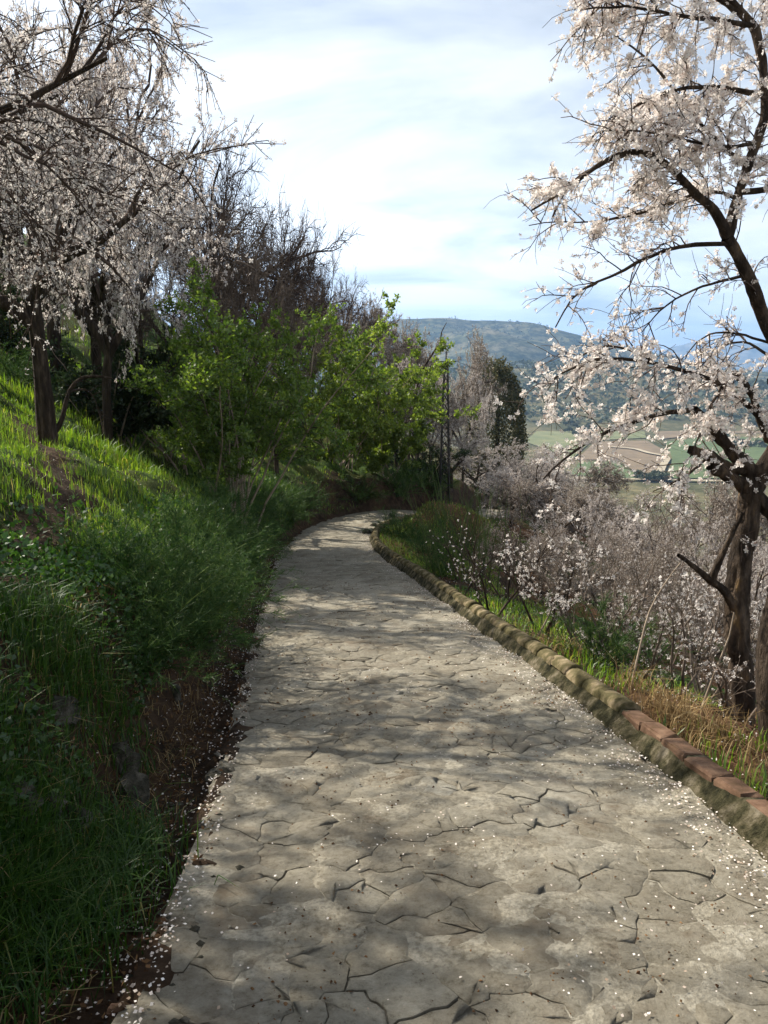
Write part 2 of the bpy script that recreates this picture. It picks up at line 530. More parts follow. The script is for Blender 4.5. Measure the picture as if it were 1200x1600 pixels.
cl = np.array([(0.62, -11), (0.58, -6), (0.48, -2), (0.43, 1.0), (0.40, 3.0), (0.15, 5.3), (-0.12, 7.44), (-0.40, 9.8), (-0.66, 12.0), (-0.98, 14.4), (-1.20, 16.5),
               (-1.31, 18.8), (-1.22, 20.9), (-0.85, 22.7), (-0.15, 24.1), (0.9, 25.2), (2.1, 26.6), (3.5, 29.0), (4.8, 32.5), (6.0, 38), (7.5, 47), (9.5, 62), (12, 90), (15, 130)])
_d = np.r_[0, np.cumsum(np.hypot(*np.diff(cl, axis=0).T))]
_s = np.concatenate([np.arange(0, 45, 0.15), np.arange(45, _d[-1], 1.5)])
CX = np.interp(_s, _d, cl[:, 0]); CY = np.interp(_s, _d, cl[:, 1])
for _ in range(12):
    CX[1:-1] = 0.25 * CX[:-2] + 0.5 * CX[1:-1] + 0.25 * CX[2:]
    CY[1:-1] = 0.25 * CY[:-2] + 0.5 * CY[1:-1] + 0.25 * CY[2:]
S0 = _s
i_b = int(np.argmin((CX + 0.15) ** 2 + (CY - 24.1) ** 2))
CZ = zprof(CY)
_q = S0[i_b:] - S0[i_b]
CZ[i_b:] = CZ[i_b] - 0.06 * _q - 0.11 * np.maximum(_q - 1.5, 0)
TX = np.gradient(CX); TY = np.gradient(CY); _l = np.hypot(TX, TY); TX /= _l; TY /= _l
HW = np.interp(S0, [0, 15, 22, 27, 32, 36, 200], [1.22, 1.20, 1.12, 1.02, 0.92, 0.95, 1.0])
S_BEND = S0[i_b]


def nearest(x, y):
    x = np.asarray(x, float).ravel(); y = np.asarray(y, float).ravel()
    out = np.empty((len(x), 4))
    for a in range(0, len(x), 20000):
        xx = x[a:a + 20000, None]; yy = y[a:a + 20000, None]
        dd = (xx - CX) ** 2 + (yy - CY) ** 2
        i = dd.argmin(1)
        dx = x[a:a + 20000] - CX[i]; dy = y[a:a + 20000] - CY[i]
        lat = dx * TY[i] - dy * TX[i]        # + = right of the path
        dist = np.sqrt(dd[np.arange(len(i)), i])
        lat = np.sign(lat) * np.maximum(np.abs(lat), dist)
        out[a:a + 20000, 0] = S0[i]; out[a:a + 20000, 1] = lat
        out[a:a + 20000, 2] = CZ[i]; out[a:a + 20000, 3] = HW[i]
    return out.T


def sstep(a, b, x):
    t = np.clip((x - a) / (b - a), 0, 1)
    return t * t * (3 - 2 * t)


FLOOR = -60.0
KW = 0.17        # kerb width


def gz(x, y):
    x = np.asarray(x, float).ravel(); y = np.asarray(y, float).ravel()
    s, lat, pz, hw = nearest(x, y)
    n1 = fbm(x * 0.9, y * 0.9, 3, 4); n2 = fbm(x * 0.13, y * 0.13, 9, 3)
    l = np.maximum(-lat - hw, 0)
    after = sstep(S_BEND - 6, S_BEND + 6, s)
    bank = 1.0 + 0.25 * n1
    st = np.interp(s - 11, [2, 5, 7, 30], [0.30, 0.27, 0.12, 0.12]) + 0.16 * vnoise(s * 0.8, s * 0, 5)
    hl = 0.05 * sstep(0.0, 0.3, l) + (bank - 0.05) * sstep(st, st + 0.62, l)
    slope = 0.62 - 0.16 * after
    lr = np.maximum(l - 0.8, 0)
    hl = hl + slope * np.minimum(lr, 40) + 0.25 * n1 * sstep(0.5, 2, l) + 0.9 * n2 * sstep(2, 8, l)
    r = np.maximum(lat - hw - KW, 0)
    hr = -0.10 * sstep(0.0, 0.4, r) - 0.42 * np.maximum(r - 0.5, 0) - 0.10 * np.maximum(r - 4, 0) + 0.22 * n1 * sstep(0.2, 1.2, r) + 0.9 * n2 * sstep(2, 8, r)
    hr = hr + (0.5 * np.exp(-(((x - 1.35) / 0.8) ** 2 + ((y - 23.2) / 1.0) ** 2)) + 0.55 * np.exp(-(((x - 2.5) / 1.2) ** 2 + ((y - 24.0) / 1.3) ** 2))) * sstep(0.05, 0.5, r)
    z = pz + np.where(lat < 0, hl, hr)
    # spur of the hill runs out ahead: never above this line
    cap = 2.2 + 0.36 * np.maximum(-x, 0) - 0.30 * np.maximum(x, 0) - 0.12 * np.maximum(y - 55, 0) + 0.8 * n2
    k = 1.2
    z = np.where(lat < 0, -np.log(np.exp(-np.clip(z, -80, 60) / k) + np.exp(-np.clip(cap, -80, 60) / k)) * k, z)
    # inside path corridor lie below the mortar
    inside = (np.abs(lat) < hw + 0.02)
    edge = 0.035 * sstep(np.where(y < 5, 0.34, 0.22), 0.0, hw - np.abs(lat)) * (lat < 0) * np.clip(0.95 + 2.2 * fbm(x * 4, y * 4, 31, 4, 0.6), 0, 1.4)
    z = np.where(inside, pz - 0.06 + edge * 1.75, z)
    k = 3.0
    fl = FLOOR
    z = np.where(z > fl + 25, z, fl + np.log1p(np.exp(np.clip((z - fl) / k, -50, 50))) * k)
    z = np.where(y < -40, z, z)
    # low wooded rise across the valley
    z = z + 62 * np.exp(-(((x - 250) / 420) ** 2 + ((y - 1250) / 260) ** 2)) * sstep(700, 950, y)
    return z


def gz1(x, y):
    return float(gz([x], [y])[0])


def hitg(u, v, tmax=80.0):
    d = ray(u, v)
    t = np.geomspace(1.2, tmax, 700)
    P = CAM + d * t[:, None]
    g = gz(P[:, 0], P[:, 1])
    i = int(np.argmax(P[:, 2] < g))
    return P[i]


def axis(lo, hi, dlo, dhi, step, ratio):
    a = list(np.arange(dlo, dhi + 1e-6, step))
    s = step; x = a[-1]
    while x < hi:
        s = min(s * ratio, 400); x += s; a.append(x)
    s = step; x = a[0]; b = []
    while x > lo:
        s = min(s * ratio, 400); x -= s; b.append(x)
    return np.array(b[::-1] + a)


gx = axis(-7000, 9000, -7.5, 5.5, 0.085, 1.075)
gy = axis(-400, 12000, 1.2, 30, 0.10, 1.06)
GX, GY = np.meshgrid(gx, gy)
GZ = gz(GX, GY)
nx, ny = len(gx), len(gy)
idx = np.arange(nx * ny).reshape(ny, nx)
mb = MB()
mb.add(np.stack([GX.ravel(), GY.ravel(), GZ], 1), np.stack([idx[:-1, :-1], idx[:-1, 1:], idx[1:, 1:], idx[1:, :-1]], -1).reshape(-1, 4))
ground = link('ground', mb.mesh('ground', M['ground']), kind='structure')
s_, lat_, pz_, hw_ = nearest(GX, GY)
# trail of trodden earth on the terrace
trail = np.array([hitg(*p)[:2] for p in ((-60, 990), (10, 905), (70, 840), (105, 770), (70, 700), (20, 655))])


def trail_d(x, y):
    best = np.full(np.shape(x), 1e9)
    for a, b in zip(trail[:-1], trail[1:]):
        ab = b - a; t = np.clip(((x - a[0]) * ab[0] + (y - a[1]) * ab[1]) / (ab @ ab), 0, 1)
        best = np.minimum(best, np.hypot(x - a[0] - t * ab[0], y - a[1] - t * ab[1]))
    return best


cov = np.zeros((nx * ny, 4), np.float32); cov[:, 3] = 1
fx, fy = GX.ravel(), GY.ravel()
nn = fbm(fx * 1.3, fy * 1.3, 41, 4)
grassy = np.where(lat_ < 0, sstep(0.75, 1.25, -lat_ - hw_ + 0.5 * nn), sstep(-0.1, 0.25, nn))
grassy *= 1 - sstep(0.42, 0.15, trail_d(fx, fy) + 0.3 * nn)
cov[:, 0] = grassy
cov[:, 1] = np.where(lat_ > 0, sstep(-0.05, 0.25, fbm(fx * 0.8, fy * 0.8, 77, 3)), 0.25 * sstep(0, 0.3, nn))
cov[:, 2] = sstep(60, 160, np.hypot(fx, fy))
att = ground.data.color_attributes.new('cover', 'FLOAT_COLOR', 'POINT')
att.data.foreach_set('color', cov.ravel())

# ------------------------------------------------------------------ the path: mortar bed and paving stones
i0, i1 = 0, int(np.searchsorted(S0, S_BEND + 22))


def pathpt(s, c):
    """s along, c = lateral (right +) -> x, y, z of the undulating surface"""
    cx = np.interp(s, S0, CX); cy = np.interp(s, S0, CY); cz = np.interp(s, S0, CZ)
    tx = np.interp(s, S0, TX); ty = np.interp(s, S0, TY)
    x = cx + c * ty; y = cy - c * tx
    und = 0.030 * vnoise(x * 1.7, y * 1.7, 51) + 0.018 * vnoise(x * 4.1, y * 4.1, 52)
    return np.stack([x, y, cz + und], -1)


path = link('stone_path', None, kind='structure')
mb = MB()
ss = np.arange(S0[i0], S0[i1] - 0.2, 0.06); cc = np.linspace(-1, 1, 40)
SS, CC = np.meshgrid(ss, cc, indexing='ij')
hwg = np.interp(SS, S0, HW)
P = pathpt(SS, CC * hwg)
P[..., 2] += -0.003 + 0.022 * fbm(P[..., 0] * 4.2, P[..., 1] * 4.2, 61, 5, 0.6)
idx = np.arange(SS.size).reshape(SS.shape)
mb.add(P.reshape(-1, 3), np.stack([idx[:-1, :-1], idx[:-1, 1:], idx[1:, 1:], idx[1:, :-1]], -1).reshape(-1, 4))
link('mortar_bed', mb.mesh('mortar_bed', M['mortar']), path, kind='stuff')

# irregular stones: Voronoi cells in (lateral, along) coordinates
S_CAM = float(np.interp(0, CY[:i_b], S0[:i_b]))
seeds = []
s = S_CAM + 0.9
row = 0
while s < S_BEND + 6:
    sz = 0.21 if s < S_CAM + 8 else 0.30
    w = float(np.interp(s, S0, HW))
    c = -w + (0.5 if row % 2 else 0.0) * sz
    while c < w + 0.1:
        seeds.append((c + rng.normal(0, 0.30) * sz, s + rng.normal(0, 0.26) * sz)); c += sz * rng.uniform(0.8, 1.35)
    s += sz * 0.9; row += 1
seeds = np.array(seeds)


def clip_poly(poly, p, n):
    out = []
    for k in range(len(poly)):
        a = poly[k]; b = poly[(k + 1) % len(poly)]
        da = (a[0] - p[0]) * n[0] + (a[1] - p[1]) * n[1]; db = (b[0] - p[0]) * n[0] + (b[1] - p[1]) * n[1]
        if da <= 0:
            out.append(a)
        if da * db < 0:
            t = da / (da - db)
            out.append((a[0] + (b[0] - a[0]) * t, a[1] + (b[1] - a[1]) * t))
    return out


def stone_arrays(poly):
    poly = np.array(poly)
    pts = []
    for k in range(len(poly)):
        a = poly[k]; b = poly[(k + 1) % len(poly)]
        n = max(1, int(round(np.hypot(*(b - a)) / 0.042)))
        for j in range(n):
            pts.append(a + (b - a) * j / n)
    pts = np.array(pts)
    # wandering joint lines, the same for both neighbours
    pts = pts + 0.07 * np.stack([vnoise(pts[:, 0] * 9, pts[:, 1] * 9, 71), vnoise(pts[:, 0] * 9, pts[:, 1] * 9, 72)], 1) + 0.046 * np.stack([vnoise(pts[:, 0] * 31, pts[:, 1] * 31, 74), vnoise(pts[:, 0] * 31, pts[:, 1] * 31, 75)], 1)
    cen = pts.mean(0); rad = np.sqrt(((pts - cen) ** 2).sum(1)).mean()
    gap = 0.0015 if rng.random() < 0.32 else rng.uniform(0.002, 0.0055)
    k = len(pts)
    lift = rng.normal(0.0, 0.0028)
    tilt = rng.normal(0, 0.012, 2)
    rings = []
    for f, dz in ((1 - gap / rad, -0.045), (1 - gap / rad - 0.002, -0.003), (1 - gap / rad - 0.002, -0.003), (1 - gap / rad - 0.05, 0.0), (0.45, 0.003)):
        q = cen + (pts - cen) * f
        w = pathpt(q[:, 1], q[:, 0])
        w[:, 2] += dz + lift + ((q - cen) @ tilt) + 0.009 * vnoise(q[:, 0] * 12, q[:, 1] * 12, 73)
        rings.append(w)
    c = pathpt(cen[1], cen[0]); c[2] += 0.003 + lift
    V = np.concatenate(rings + [c[None]])
    i = np.arange(k); j = (i + 1) % k
    Q = np.concatenate([np.stack([r * k + i, r * k + j, (r + 1) * k + j, (r + 1) * k + i], 1) for r in (0, 2, 3)])
    T = np.stack([4 * k + i, 4 * k + j, np.full(k, 5 * k)], 1)
    # outward winding: make normals point up
    return V, Q, T


stones = []
for i, p in enumerate(seeds):
    w = float(np.interp(p[1], S0, HW)) - 0.015
    dd = np.hypot(*(seeds - p).T); nb = np.argsort(dd)[1:22]
    poly = [(max(p[0] - 0.6, -w), p[1] - 0.6), (min(p[0] + 0.6, w), p[1] - 0.6), (min(p[0] + 0.6, w), p[1] + 0.6), (max(p[0] - 0.6, -w), p[1] + 0.6)]
    if p[0] > w + 0.1 or p[0] < -w - 0.1:
        continue
    for j in nb:
        q = seeds[j]; poly = clip_poly(poly, (p + q) / 2, q - p)
        if len(poly) < 3:
            break
    if len(poly) < 3:
        continue
    pa = np.array(poly); ar = 0.5 * abs((pa[:, 0] * np.roll(pa[:, 1], -1) - pa[:, 1] * np.roll(pa[:, 0], -1)).sum())
    if ar < 0.008:
        continue
    stones.append((ar / max(1.0, p[1] - S_CAM) ** 3, poly))
stones.sort(key=lambda q: -q[0])
rest = MB()
for n, (_, poly) in enumerate(stones):
    V, Q, T = stone_arrays(poly)
    Q = Q[:, ::-1]; T = T[:, ::-1]
    if n < 290:
        o0 = V[-1].copy()
        mb = MB(); mb.addm(V - o0, Q, T)
        link('paving_stone', mb.mesh('paving_stone', M['paving']), path, o0)
    else:
        rest.addm(V, Q, T)
link('far_paving', rest.mesh('far_paving', M['paving']), path, kind='stuff')

# ------------------------------------------------------------------ kerb with tile and brick coping
S_K0, S_K1 = S_CAM - 1.0, S_BEND + 0.2
kerb = tag(link('kerb_wall', None, loc=tuple(pathpt(S_CAM + 3, 1.2))), 'low mossy kerb wall capped with rounded tiles and red bricks along the right edge of the path', 'kerb')
KL = np.array(kerb.location)
ks = np.arange(S_K0, S_K1, 0.05)
prof = np.array([(-0.03, -0.05), (-0.015, 0.02), (0.035, 0.09), (0.06, 0.115), (KW - 0.01, 0.108), (KW + 0.05, -0.3)])
mb = MB()
PP = []
for (c, h) in prof:
    w = np.interp(ks, S0, HW) + c + (0.025 * fbm(ks * 2.2, ks * 0 + c * 30, 81, 3) if h < 0.12 else 0)
    p = pathpt(ks, w); p[:, 2] = np.interp(ks, S0, CZ) + h + 0.024 * fbm(ks * 4, ks * 0 + h * 20, 82, 4, 0.6)
    PP.append(p)
PP = np.stack(PP, 1)
k = len(prof); idx = np.arange(PP.shape[0] * k).reshape(-1, k)
mb.add(PP.reshape(-1, 3) - KL, np.stack([idx[:-1, :-1], idx[1:, :-1], idx[1:, 1:], idx[:-1, 1:]], -1).reshape(-1, 4)[:, ::-1])
link('mortar_face', mb.mesh('mortar_face', M['kerb']), kerb)


def coping_pos(s, c=0.115):
    p = pathpt(s, np.interp(s, S0, HW) + c); p[..., 2] = np.interp(s, S0, CZ) + 0.104
    return p


S_TILE = float(np.interp(4.55, CY[:i_b], S0[:i_b]))    # tiles beyond, bricks this side
s = S_TILE
while s < S_K1 - 0.1:
    L = rng.uniform(0.30, 0.36)
    a = coping_pos(s); b = coping_pos(s + L + 0.05)
    r0 = rng.uniform(0.074, 0.084); r1 = r0 - 0.010
    d = unit(b - a); side = unit(np.cross(d, [0, 0, 1.0])); up = np.cross(side, d)
    th = np.linspace(0.0, math.pi, 8)
    V = []
    for t, ra in ((0, r0), (0, r0), (0.5, (r0 + r1) / 2 + rng.normal(0, 0.003)), (1, r1)):
        cen = a + (b - a) * t
        V.append(np.array([cen + side * math.cos(x) * ra * 1.02 + up * (math.sin(x) * ra * 0.85 - 0.006) for x in th]))
    V[0] = np.array([a + side * math.cos(x) * (r0 - 0.02) + up * (math.sin(x) * (r0 - 0.02) * 0.85 - 0.006) for x in th])
    V = np.concatenate(V) + rng.normal(0, 0.0022, (32, 3)) + np.array([0, 0, rng.normal(0, 0.005)])
    i = np.arange(7)
    Q = np.concatenate([np.stack([r * 8 + i, r * 8 + i + 1, (r + 1) * 8 + i + 1, (r + 1) * 8 + i], 1) for r in range(3)])
    mb = MB()
    V2 = np.concatenate([V, (a + up * (-0.006))[None]])
    mb.addm(V2 - a, Q[:, ::-1], np.stack([i, i + 1, np.full(7, 32)], 1))
    o = link('coping_tile', mb.mesh('coping_tile', M['tile']), kerb, tuple(a - KL))
    s += L


def brick_mesh(L, W, H, name, mat, rg):
    xs = np.array([-.5, -.46, .46, .5]); V = []
    mb = MB()
    # box with worn, bevelled top edges
    b = 0.012
    v = np.array([(-L / 2, -W / 2, -H), (L / 2, -W / 2, -H), (L / 2, W / 2, -H), (-L / 2, W / 2, -H),
                  (-L / 2, -W / 2, -b), (L / 2, -W / 2, -b), (L / 2, W / 2, -b), (-L / 2, W / 2, -b),
                  (-L / 2 + b, -W / 2 + b, 0), (L / 2 - b, -W / 2 + b, 0), (L / 2 - b, W / 2 - b, 0), (-L / 2 + b, W / 2 - b, 0)])
    v[4:] += rg.normal(0, 0.0035, (8, 3))
    q = []
    for r in (0, 4):
        for k in range(4):
            q.append((r + k, r + (k + 1) % 4, r + 4 + (k + 1) % 4, r + 4 + k))
    q.append((8, 9, 10, 11))
    mb.add(v, q)
    return mb.mesh(name, mat, False)


s = S_TILE - 0.03
while s > S_K0 + 0.2:
    L = rng.uniform(0.225, 0.275)
    a = coping_pos(s, 0.10); b = coping_pos(s - L, 0.10)
    o = link('brick', brick_mesh(L - 0.012, 0.118 + rng.normal(0, 0.006), 0.05, 'brick', M['brick'], rng), kerb)
    mid = (a + b) / 2; d = b - a
    o.location = mid - KL + np.array([0, 0, 0.026 + rng.normal(0, 0.004)])
    o.rotation_euler = (rng.normal(0, 0.02), -math.atan2(d[2], np.hypot(d[0], d[1])), math.atan2(d[1], d[0]) + rng.normal(0, 0.03))
    s -= L


# ------------------------------------------------------------------ rocks and loose stones
def rock_mesh(size, seed, name='rock', flat=0.7):
    rg = np.random.default_rng(seed)
    n, m = 9, 12
    mb = MB()
    V = [(0, 0, 1.0)]
    for i in range(1, n):
        for j in range(m):
            a = math.pi * i / n; b = 2 * math.pi * j / m
            V.append((math.sin(a) * math.cos(b), math.sin(a) * math.sin(b), math.cos(a)))
    V.append((0, 0, -1.0)); V = np.array(V)
    for _ in range(9):
        d = unit(rg.normal(0, 1, 3)); c = rg.uniform(0.55, 0.9)
        ov = np.maximum(V @ d - c, 0); V -= ov[:, None] * d
    V += 0.085 * rg.normal(0, 1, V.shape)
    V *= np.array(size) * np.array([1, 1, flat])
    q = []; t = []
    for j in range(m):
        t.append((0, 1 + j, 1 + (j + 1) % m)); t.append((len(V) - 1, 1 + (n - 2) * m + (j + 1) % m, 1 + (n - 2) * m + j))
        for i in range(n - 2):
            q.append((1 + i * m + j, 1 + (i + 1) * m + j, 1 + (i + 1) * m + (j + 1) % m, 1 + i * m + (j + 1) % m))
    mb.addm(V, q, t)
    return mb.mesh(name, M['rock'], False)


ROCKS = [
    ((95, 1105), 0.12, 'rough rock poking from the grass near the top of the left bank'),
    ((25, 1240), 0.11, 'dark pitted rock at the left picture edge halfway up the bank'),
    ((75, 1250), 0.09, 'knobbly grey rock beside the dark pitted rock on the left bank'),
    ((115, 1285), 0.10, 'weathered rock low on the bank above a clump of long grass'),
    ((200, 1250), 0.13, 'tall pale upright stone at the foot of the bank beside dry straw'),
    ((185, 1190), 0.10, 'angular grey rock in the bare bank face above the upright stone'),
    ((268, 1080), 0.10, 'small pale rock in the shaded bank face behind the fallen soil'),
    ((320, 1005), 0.12, 'pale rock showing under the hanging fennel of the bank'),
    ((345, 985), 0.10, 'broken limestone lump beside the pale rock under the fennel'),
    ((345, 1207), 0.085, 'flat grey slab lying on the left edge of the path'),
    ((80, 1105), 0.06, 'small stone leaning against the top rock of the left bank'),
    ((490, 826), 0.16, 'dark stone at the foot of the bank near the bend'),
]
for n, ((u, v), sz, lab) in enumerate(ROCKS):
    p = hitg(u, v)
    flat = 0.35 if 'flat' in lab else (1.3 if 'upright' in lab else 0.75)
    o = link('rock', rock_mesh((sz * rng.uniform(0.9, 1.2), sz * rng.uniform(0.8, 1.1), sz), 300 + n, 'rock', flat), loc=p + np.array([0, 0, -0.01 if 'flat' in lab else -sz * 0.25]))
    o.rotation_euler = (rng.normal(0, 0.15), rng.normal(0, 0.15), rng.uniform(0, 6))
    tag(o, lab, 'rock')
EDGE = [((573, 838), 0.14, 'pale block at the far end of the kerb'), ((585, 826), 0.13, 'pale block past the far end of the kerb by the bend'), ((612, 812), 0.16, 'upright stump like stone on the mound at the bend')]
for n, ((u, v), sz, lab) in enumerate(EDGE):
    p = hitg(u, v)
    o = link('rock', rock_mesh((sz, sz * 0.8, sz), 340 + n, 'rock', 1.0), loc=p + np.array([0, 0, sz * 0.3]))
    tag(o, lab, 'rock')
for n, ((u, v), lab) in enumerate([((343, 1389), 'red brick fragment on the left path edge among white petals'), ((92, 1555), 'brown brick chip in the shade at the lower left corner'),
                                   ((105, 1515), 'chunk of reddish clay at the foot of the bank'), ((180, 1583), 'small rusty brick chip at the bottom edge of the photo')]):
    p = hitg(u, v)
    o = link('brick_fragment', rock_mesh((0.035, 0.022, 0.022), 360 + n, 'brick_fragment', 1.0), loc=p + np.array([0, 0, 0.012]))
    o.data.materials.clear(); o.data.materials.append(M['brick'])
    o.rotation_euler = (0.4, 0.2, n)
    tag(o, lab, 'brick')
pebbles = MB()
for _ in range(420):
    s = S_CAM + 1.6 + rng.uniform(0, 1) ** 1.6 * 16
    c = -np.interp(s, S0, HW) + rng.normal(-0.12, 0.16)
    p = pathpt(s, c); p[2] = gz1(p[0], p[1]) if c < -np.interp(s, S0, HW) else p[2]
    r = rng.uniform(0.006, 0.022)
    V = unit(np.array([(1, 0, 0), (0, 1, 0), (-1, 0, 0), (0, -1, 0), (0, 0, 1), (0, 0, -1)]) + rng.normal(0, 0.25, (6, 3))) * r * np.array([1.2, 1, 0.6])
    pebbles.add(V + p, [(0, 1, 4), (1, 2, 4), (2, 3, 4), (3, 0, 4), (1, 0, 5), (2, 1, 5), (3, 2, 5), (0, 3, 5)])
tag(link('gravel', pebbles.mesh('gravel', M['rock'], False), kind='stuff'), 'loose gravel along the left edge of the path', 'gravel')


# ------------------------------------------------------------------ trees
DIM = {}


def tree_almond(seed, H=4.5, spread=1.0, fl=5, mat_f='blossom_far', twig='twig', frad=0.030, petals=3, dens=1.0, trunk_h=0.28, trunk_r=0.13, bark='bark', keep=1.0, grav=0.10, up=0.25, tw=(3, 6, 7, 7)):
    """-> (trunk, crown, blossom) meshes, base at the origin"""
    rg = np.random.default_rng(seed)
    lean = rg.normal(0, 0.10, 2)
    th = trunk_h * H
    tr = resample([(0, 0, -0.4), (lean[0] * 0.3, lean[1] * 0.3, th * 0.5), (lean[0] * th, lean[1] * th, th)], 8, 0.02, rg)[None]
    nl = int(rg.integers(4, 6))
    limbs = []
    for k in range(nl):
        a = k * 2 * math.pi / nl + rg.normal(0, 0.3)
        el = rg.uniform(0.55, 1.15)
        d = np.array([math.cos(a) * math.cos(el) * spread, math.sin(a) * math.cos(el) * spread, math.sin(el)])
        L = H * rg.uniform(0.5, 0.72)
        p = tr[0, -1 - int(rg.integers(0, 2))].copy(); pts = [p.copy()]
        for j in range(8):
            p = p + d * L / 8; d = unit(d + rg.normal(0, 0.17, 3) + np.array([0, 0, 0.02])); pts.append(p.copy())
        limbs.append(pts)
    limbs = np.array(limbs)
    A = grow(rg, limbs, tw[1], (0.25, 1.0), (0.5, 1.1), (H * 0.16, H * 0.34), (0, 0, up), 0.17, grav * 0.5, 7)
    B = grow(rg, A, tw[2], (0.15, 1.0), (0.4, 1.1), (H * 0.07, H * 0.18), (0, 0, up * 0.5), 0.18, grav, 5)
    C = grow(rg, B, tw[3], (0.1, 1.0), (0.4, 1.2), (H * 0.025, H * 0.075), (0, 0, up * 0.5), 0.15, grav, 3)
    mb = MB()
    rt = taper(1, 8, trunk_r, trunk_r * 0.75); rt[0, 0] *= 1.6; rt[0, 1] *= 1.2
    rt *= 1 + 0.10 * rg.normal(0, 1, rt.shape)
    tubes(mb, tr, rt, 9)
    tubes(mb, limbs, taper(nl, 9, trunk_r * 0.62, trunk_r * 0.14), 6)
    trunk = mb.mesh('trunk', M[bark])
    mb = MB()
    tubes(mb, A, taper(len(A), 7, trunk_r * 0.20, 0.006), 4)
    tubes(mb, B, taper(len(B), 5, 0.009, 0.004), 3)
    tubes(mb, C, taper(len(C), 3, 0.005, 0.003), 3)
    crown = mb.mesh('crown', M[twig])
    fm = None
    if fl:
        ce = np.concatenate([along(rg, C, fl, frad * 0.5), along(rg, B, max(1, fl), frad * 0.6)])
        if keep < 1:
            ce = ce[rg.random(len(ce)) < keep]
        mb = MB(); flowers(mb, rg, ce, frad, petals)
        fm = mb.mesh('blossom', M[mat_f])
    top = np.percentile(C[:, -1, 2], 99.3)
    rad = np.percentile(np.hypot(C[:, -1, 0], C[:, -1, 1]), 90)
    DIM[trunk.name] = (top, rad)
    return trunk, crown, fm


def place(name, meshes, loc, rot, scale, label, cat='tree', group=None, parts=('trunk', 'crown', 'blossom'), first={}):
    root = bpy.data.objects.new(name, None)
    COL.objects.link(root)
    root.location = loc; root.rotation_euler = (0, 0, rot)
    root.scale = (scale, scale, scale) if np.isscalar(scale) else scale
    root.empty_display_size = 0.3
    tag(root, label, cat, group)
    for nm, me in zip(parts, meshes):
        if me is None:
            continue
        o = link(nm, me, root)
        if nm in ('crown', 'blossom', 'foliage', 'leaf_mass'):
            o['kind'] = 'stuff'
    return root


ALM = [tree_almond(21, fl=6, frad=0.034), tree_almond(22, fl=6, frad=0.034, spread=1.25), tree_almond(23, fl=6, frad=0.034, grav=0.14)]
PINKF = [tree_almond(33, fl=4, mat_f='bud', twig='twig_red', frad=0.036, tw=(3, 8, 9, 9), trunk_r=0.10, spread=1.2), tree_almond(34, fl=4, mat_f='bud', twig='twig_red', frad=0.036, tw=(3, 8, 9, 9), trunk_r=0.10, spread=1.4)]
PINK = [tree_almond(31, fl=3, mat_f='bud', twig='twig_red', frad=0.020, tw=(3, 8, 9, 9), trunk_r=0.09), tree_almond(32, fl=3, mat_f='bud', twig='twig_red', frad=0.020, tw=(3, 8, 9, 9), trunk_r=0.09, spread=1.3)]
BARE = [tree_almond(41, fl=0, twig='twig', tw=(3, 9, 10, 10), up=0.12, grav=0.02), tree_almond(42, fl=0, twig='twig_red', tw=(3, 9, 10, 11), up=0.10, grav=0.03, spread=1.3)]


grit = MB()
for n, sm, sx, r0 in ((2600, 1.2, 5.5, 0.0045), (1500, 5, 12, 0.007)):
    s = S_CAM + sm + rng.random(n) ** 1.3 * (sx - sm); c = (rng.random(n) * 2 - 1) * np.interp(s, S0, HW)
    kp = rng.random(n) < 0.15 + sstep(0.0, 0.25, fbm(c * 3.1, s * 3.1, 140, 3)); s = s[kp]; c = c[kp]
    p = pathpt(s, c); p[:, 2] += 0.006; m = len(p)
    oc = np.array([(1, 0, 0), (0, 1, 0), (-1, 0, 0), (0, -1, 0), (0, 0, 1)], float)
    V = p[:, None] + (oc[None] + rng.normal(0, 0.3, (m, 5, 3))) * (r0 * rng.uniform(0.4, 1.6, (m, 1, 1))) * np.array([1, 1, 0.8])
    i = np.arange(m)[:, None, None] * 5
    grit.add(V.reshape(-1, 3), (i + np.array([(0, 1, 4), (1, 2, 4), (2, 3, 4), (3, 0, 4)])).reshape(-1, 3))
link('grit', grit.mesh('grit', M['litter'], False), kind='stuff')
tag(bpy.data.objects['grit'], 'dark crumbs of earth and leaf lying on the paving', 'grit')


def by_px(u, vtop, Y, hmin=2.0, hmax=8.0):
    """base point and height for a tree whose top shows at (u, vtop) and which stands Y metres ahead"""
    top = at(u, vtop, Y)
    g = gz1(top[0], top[1])
    h = float(np.clip(top[2] - g, hmin, hmax))
    return np.array([top[0], top[1], g]), h


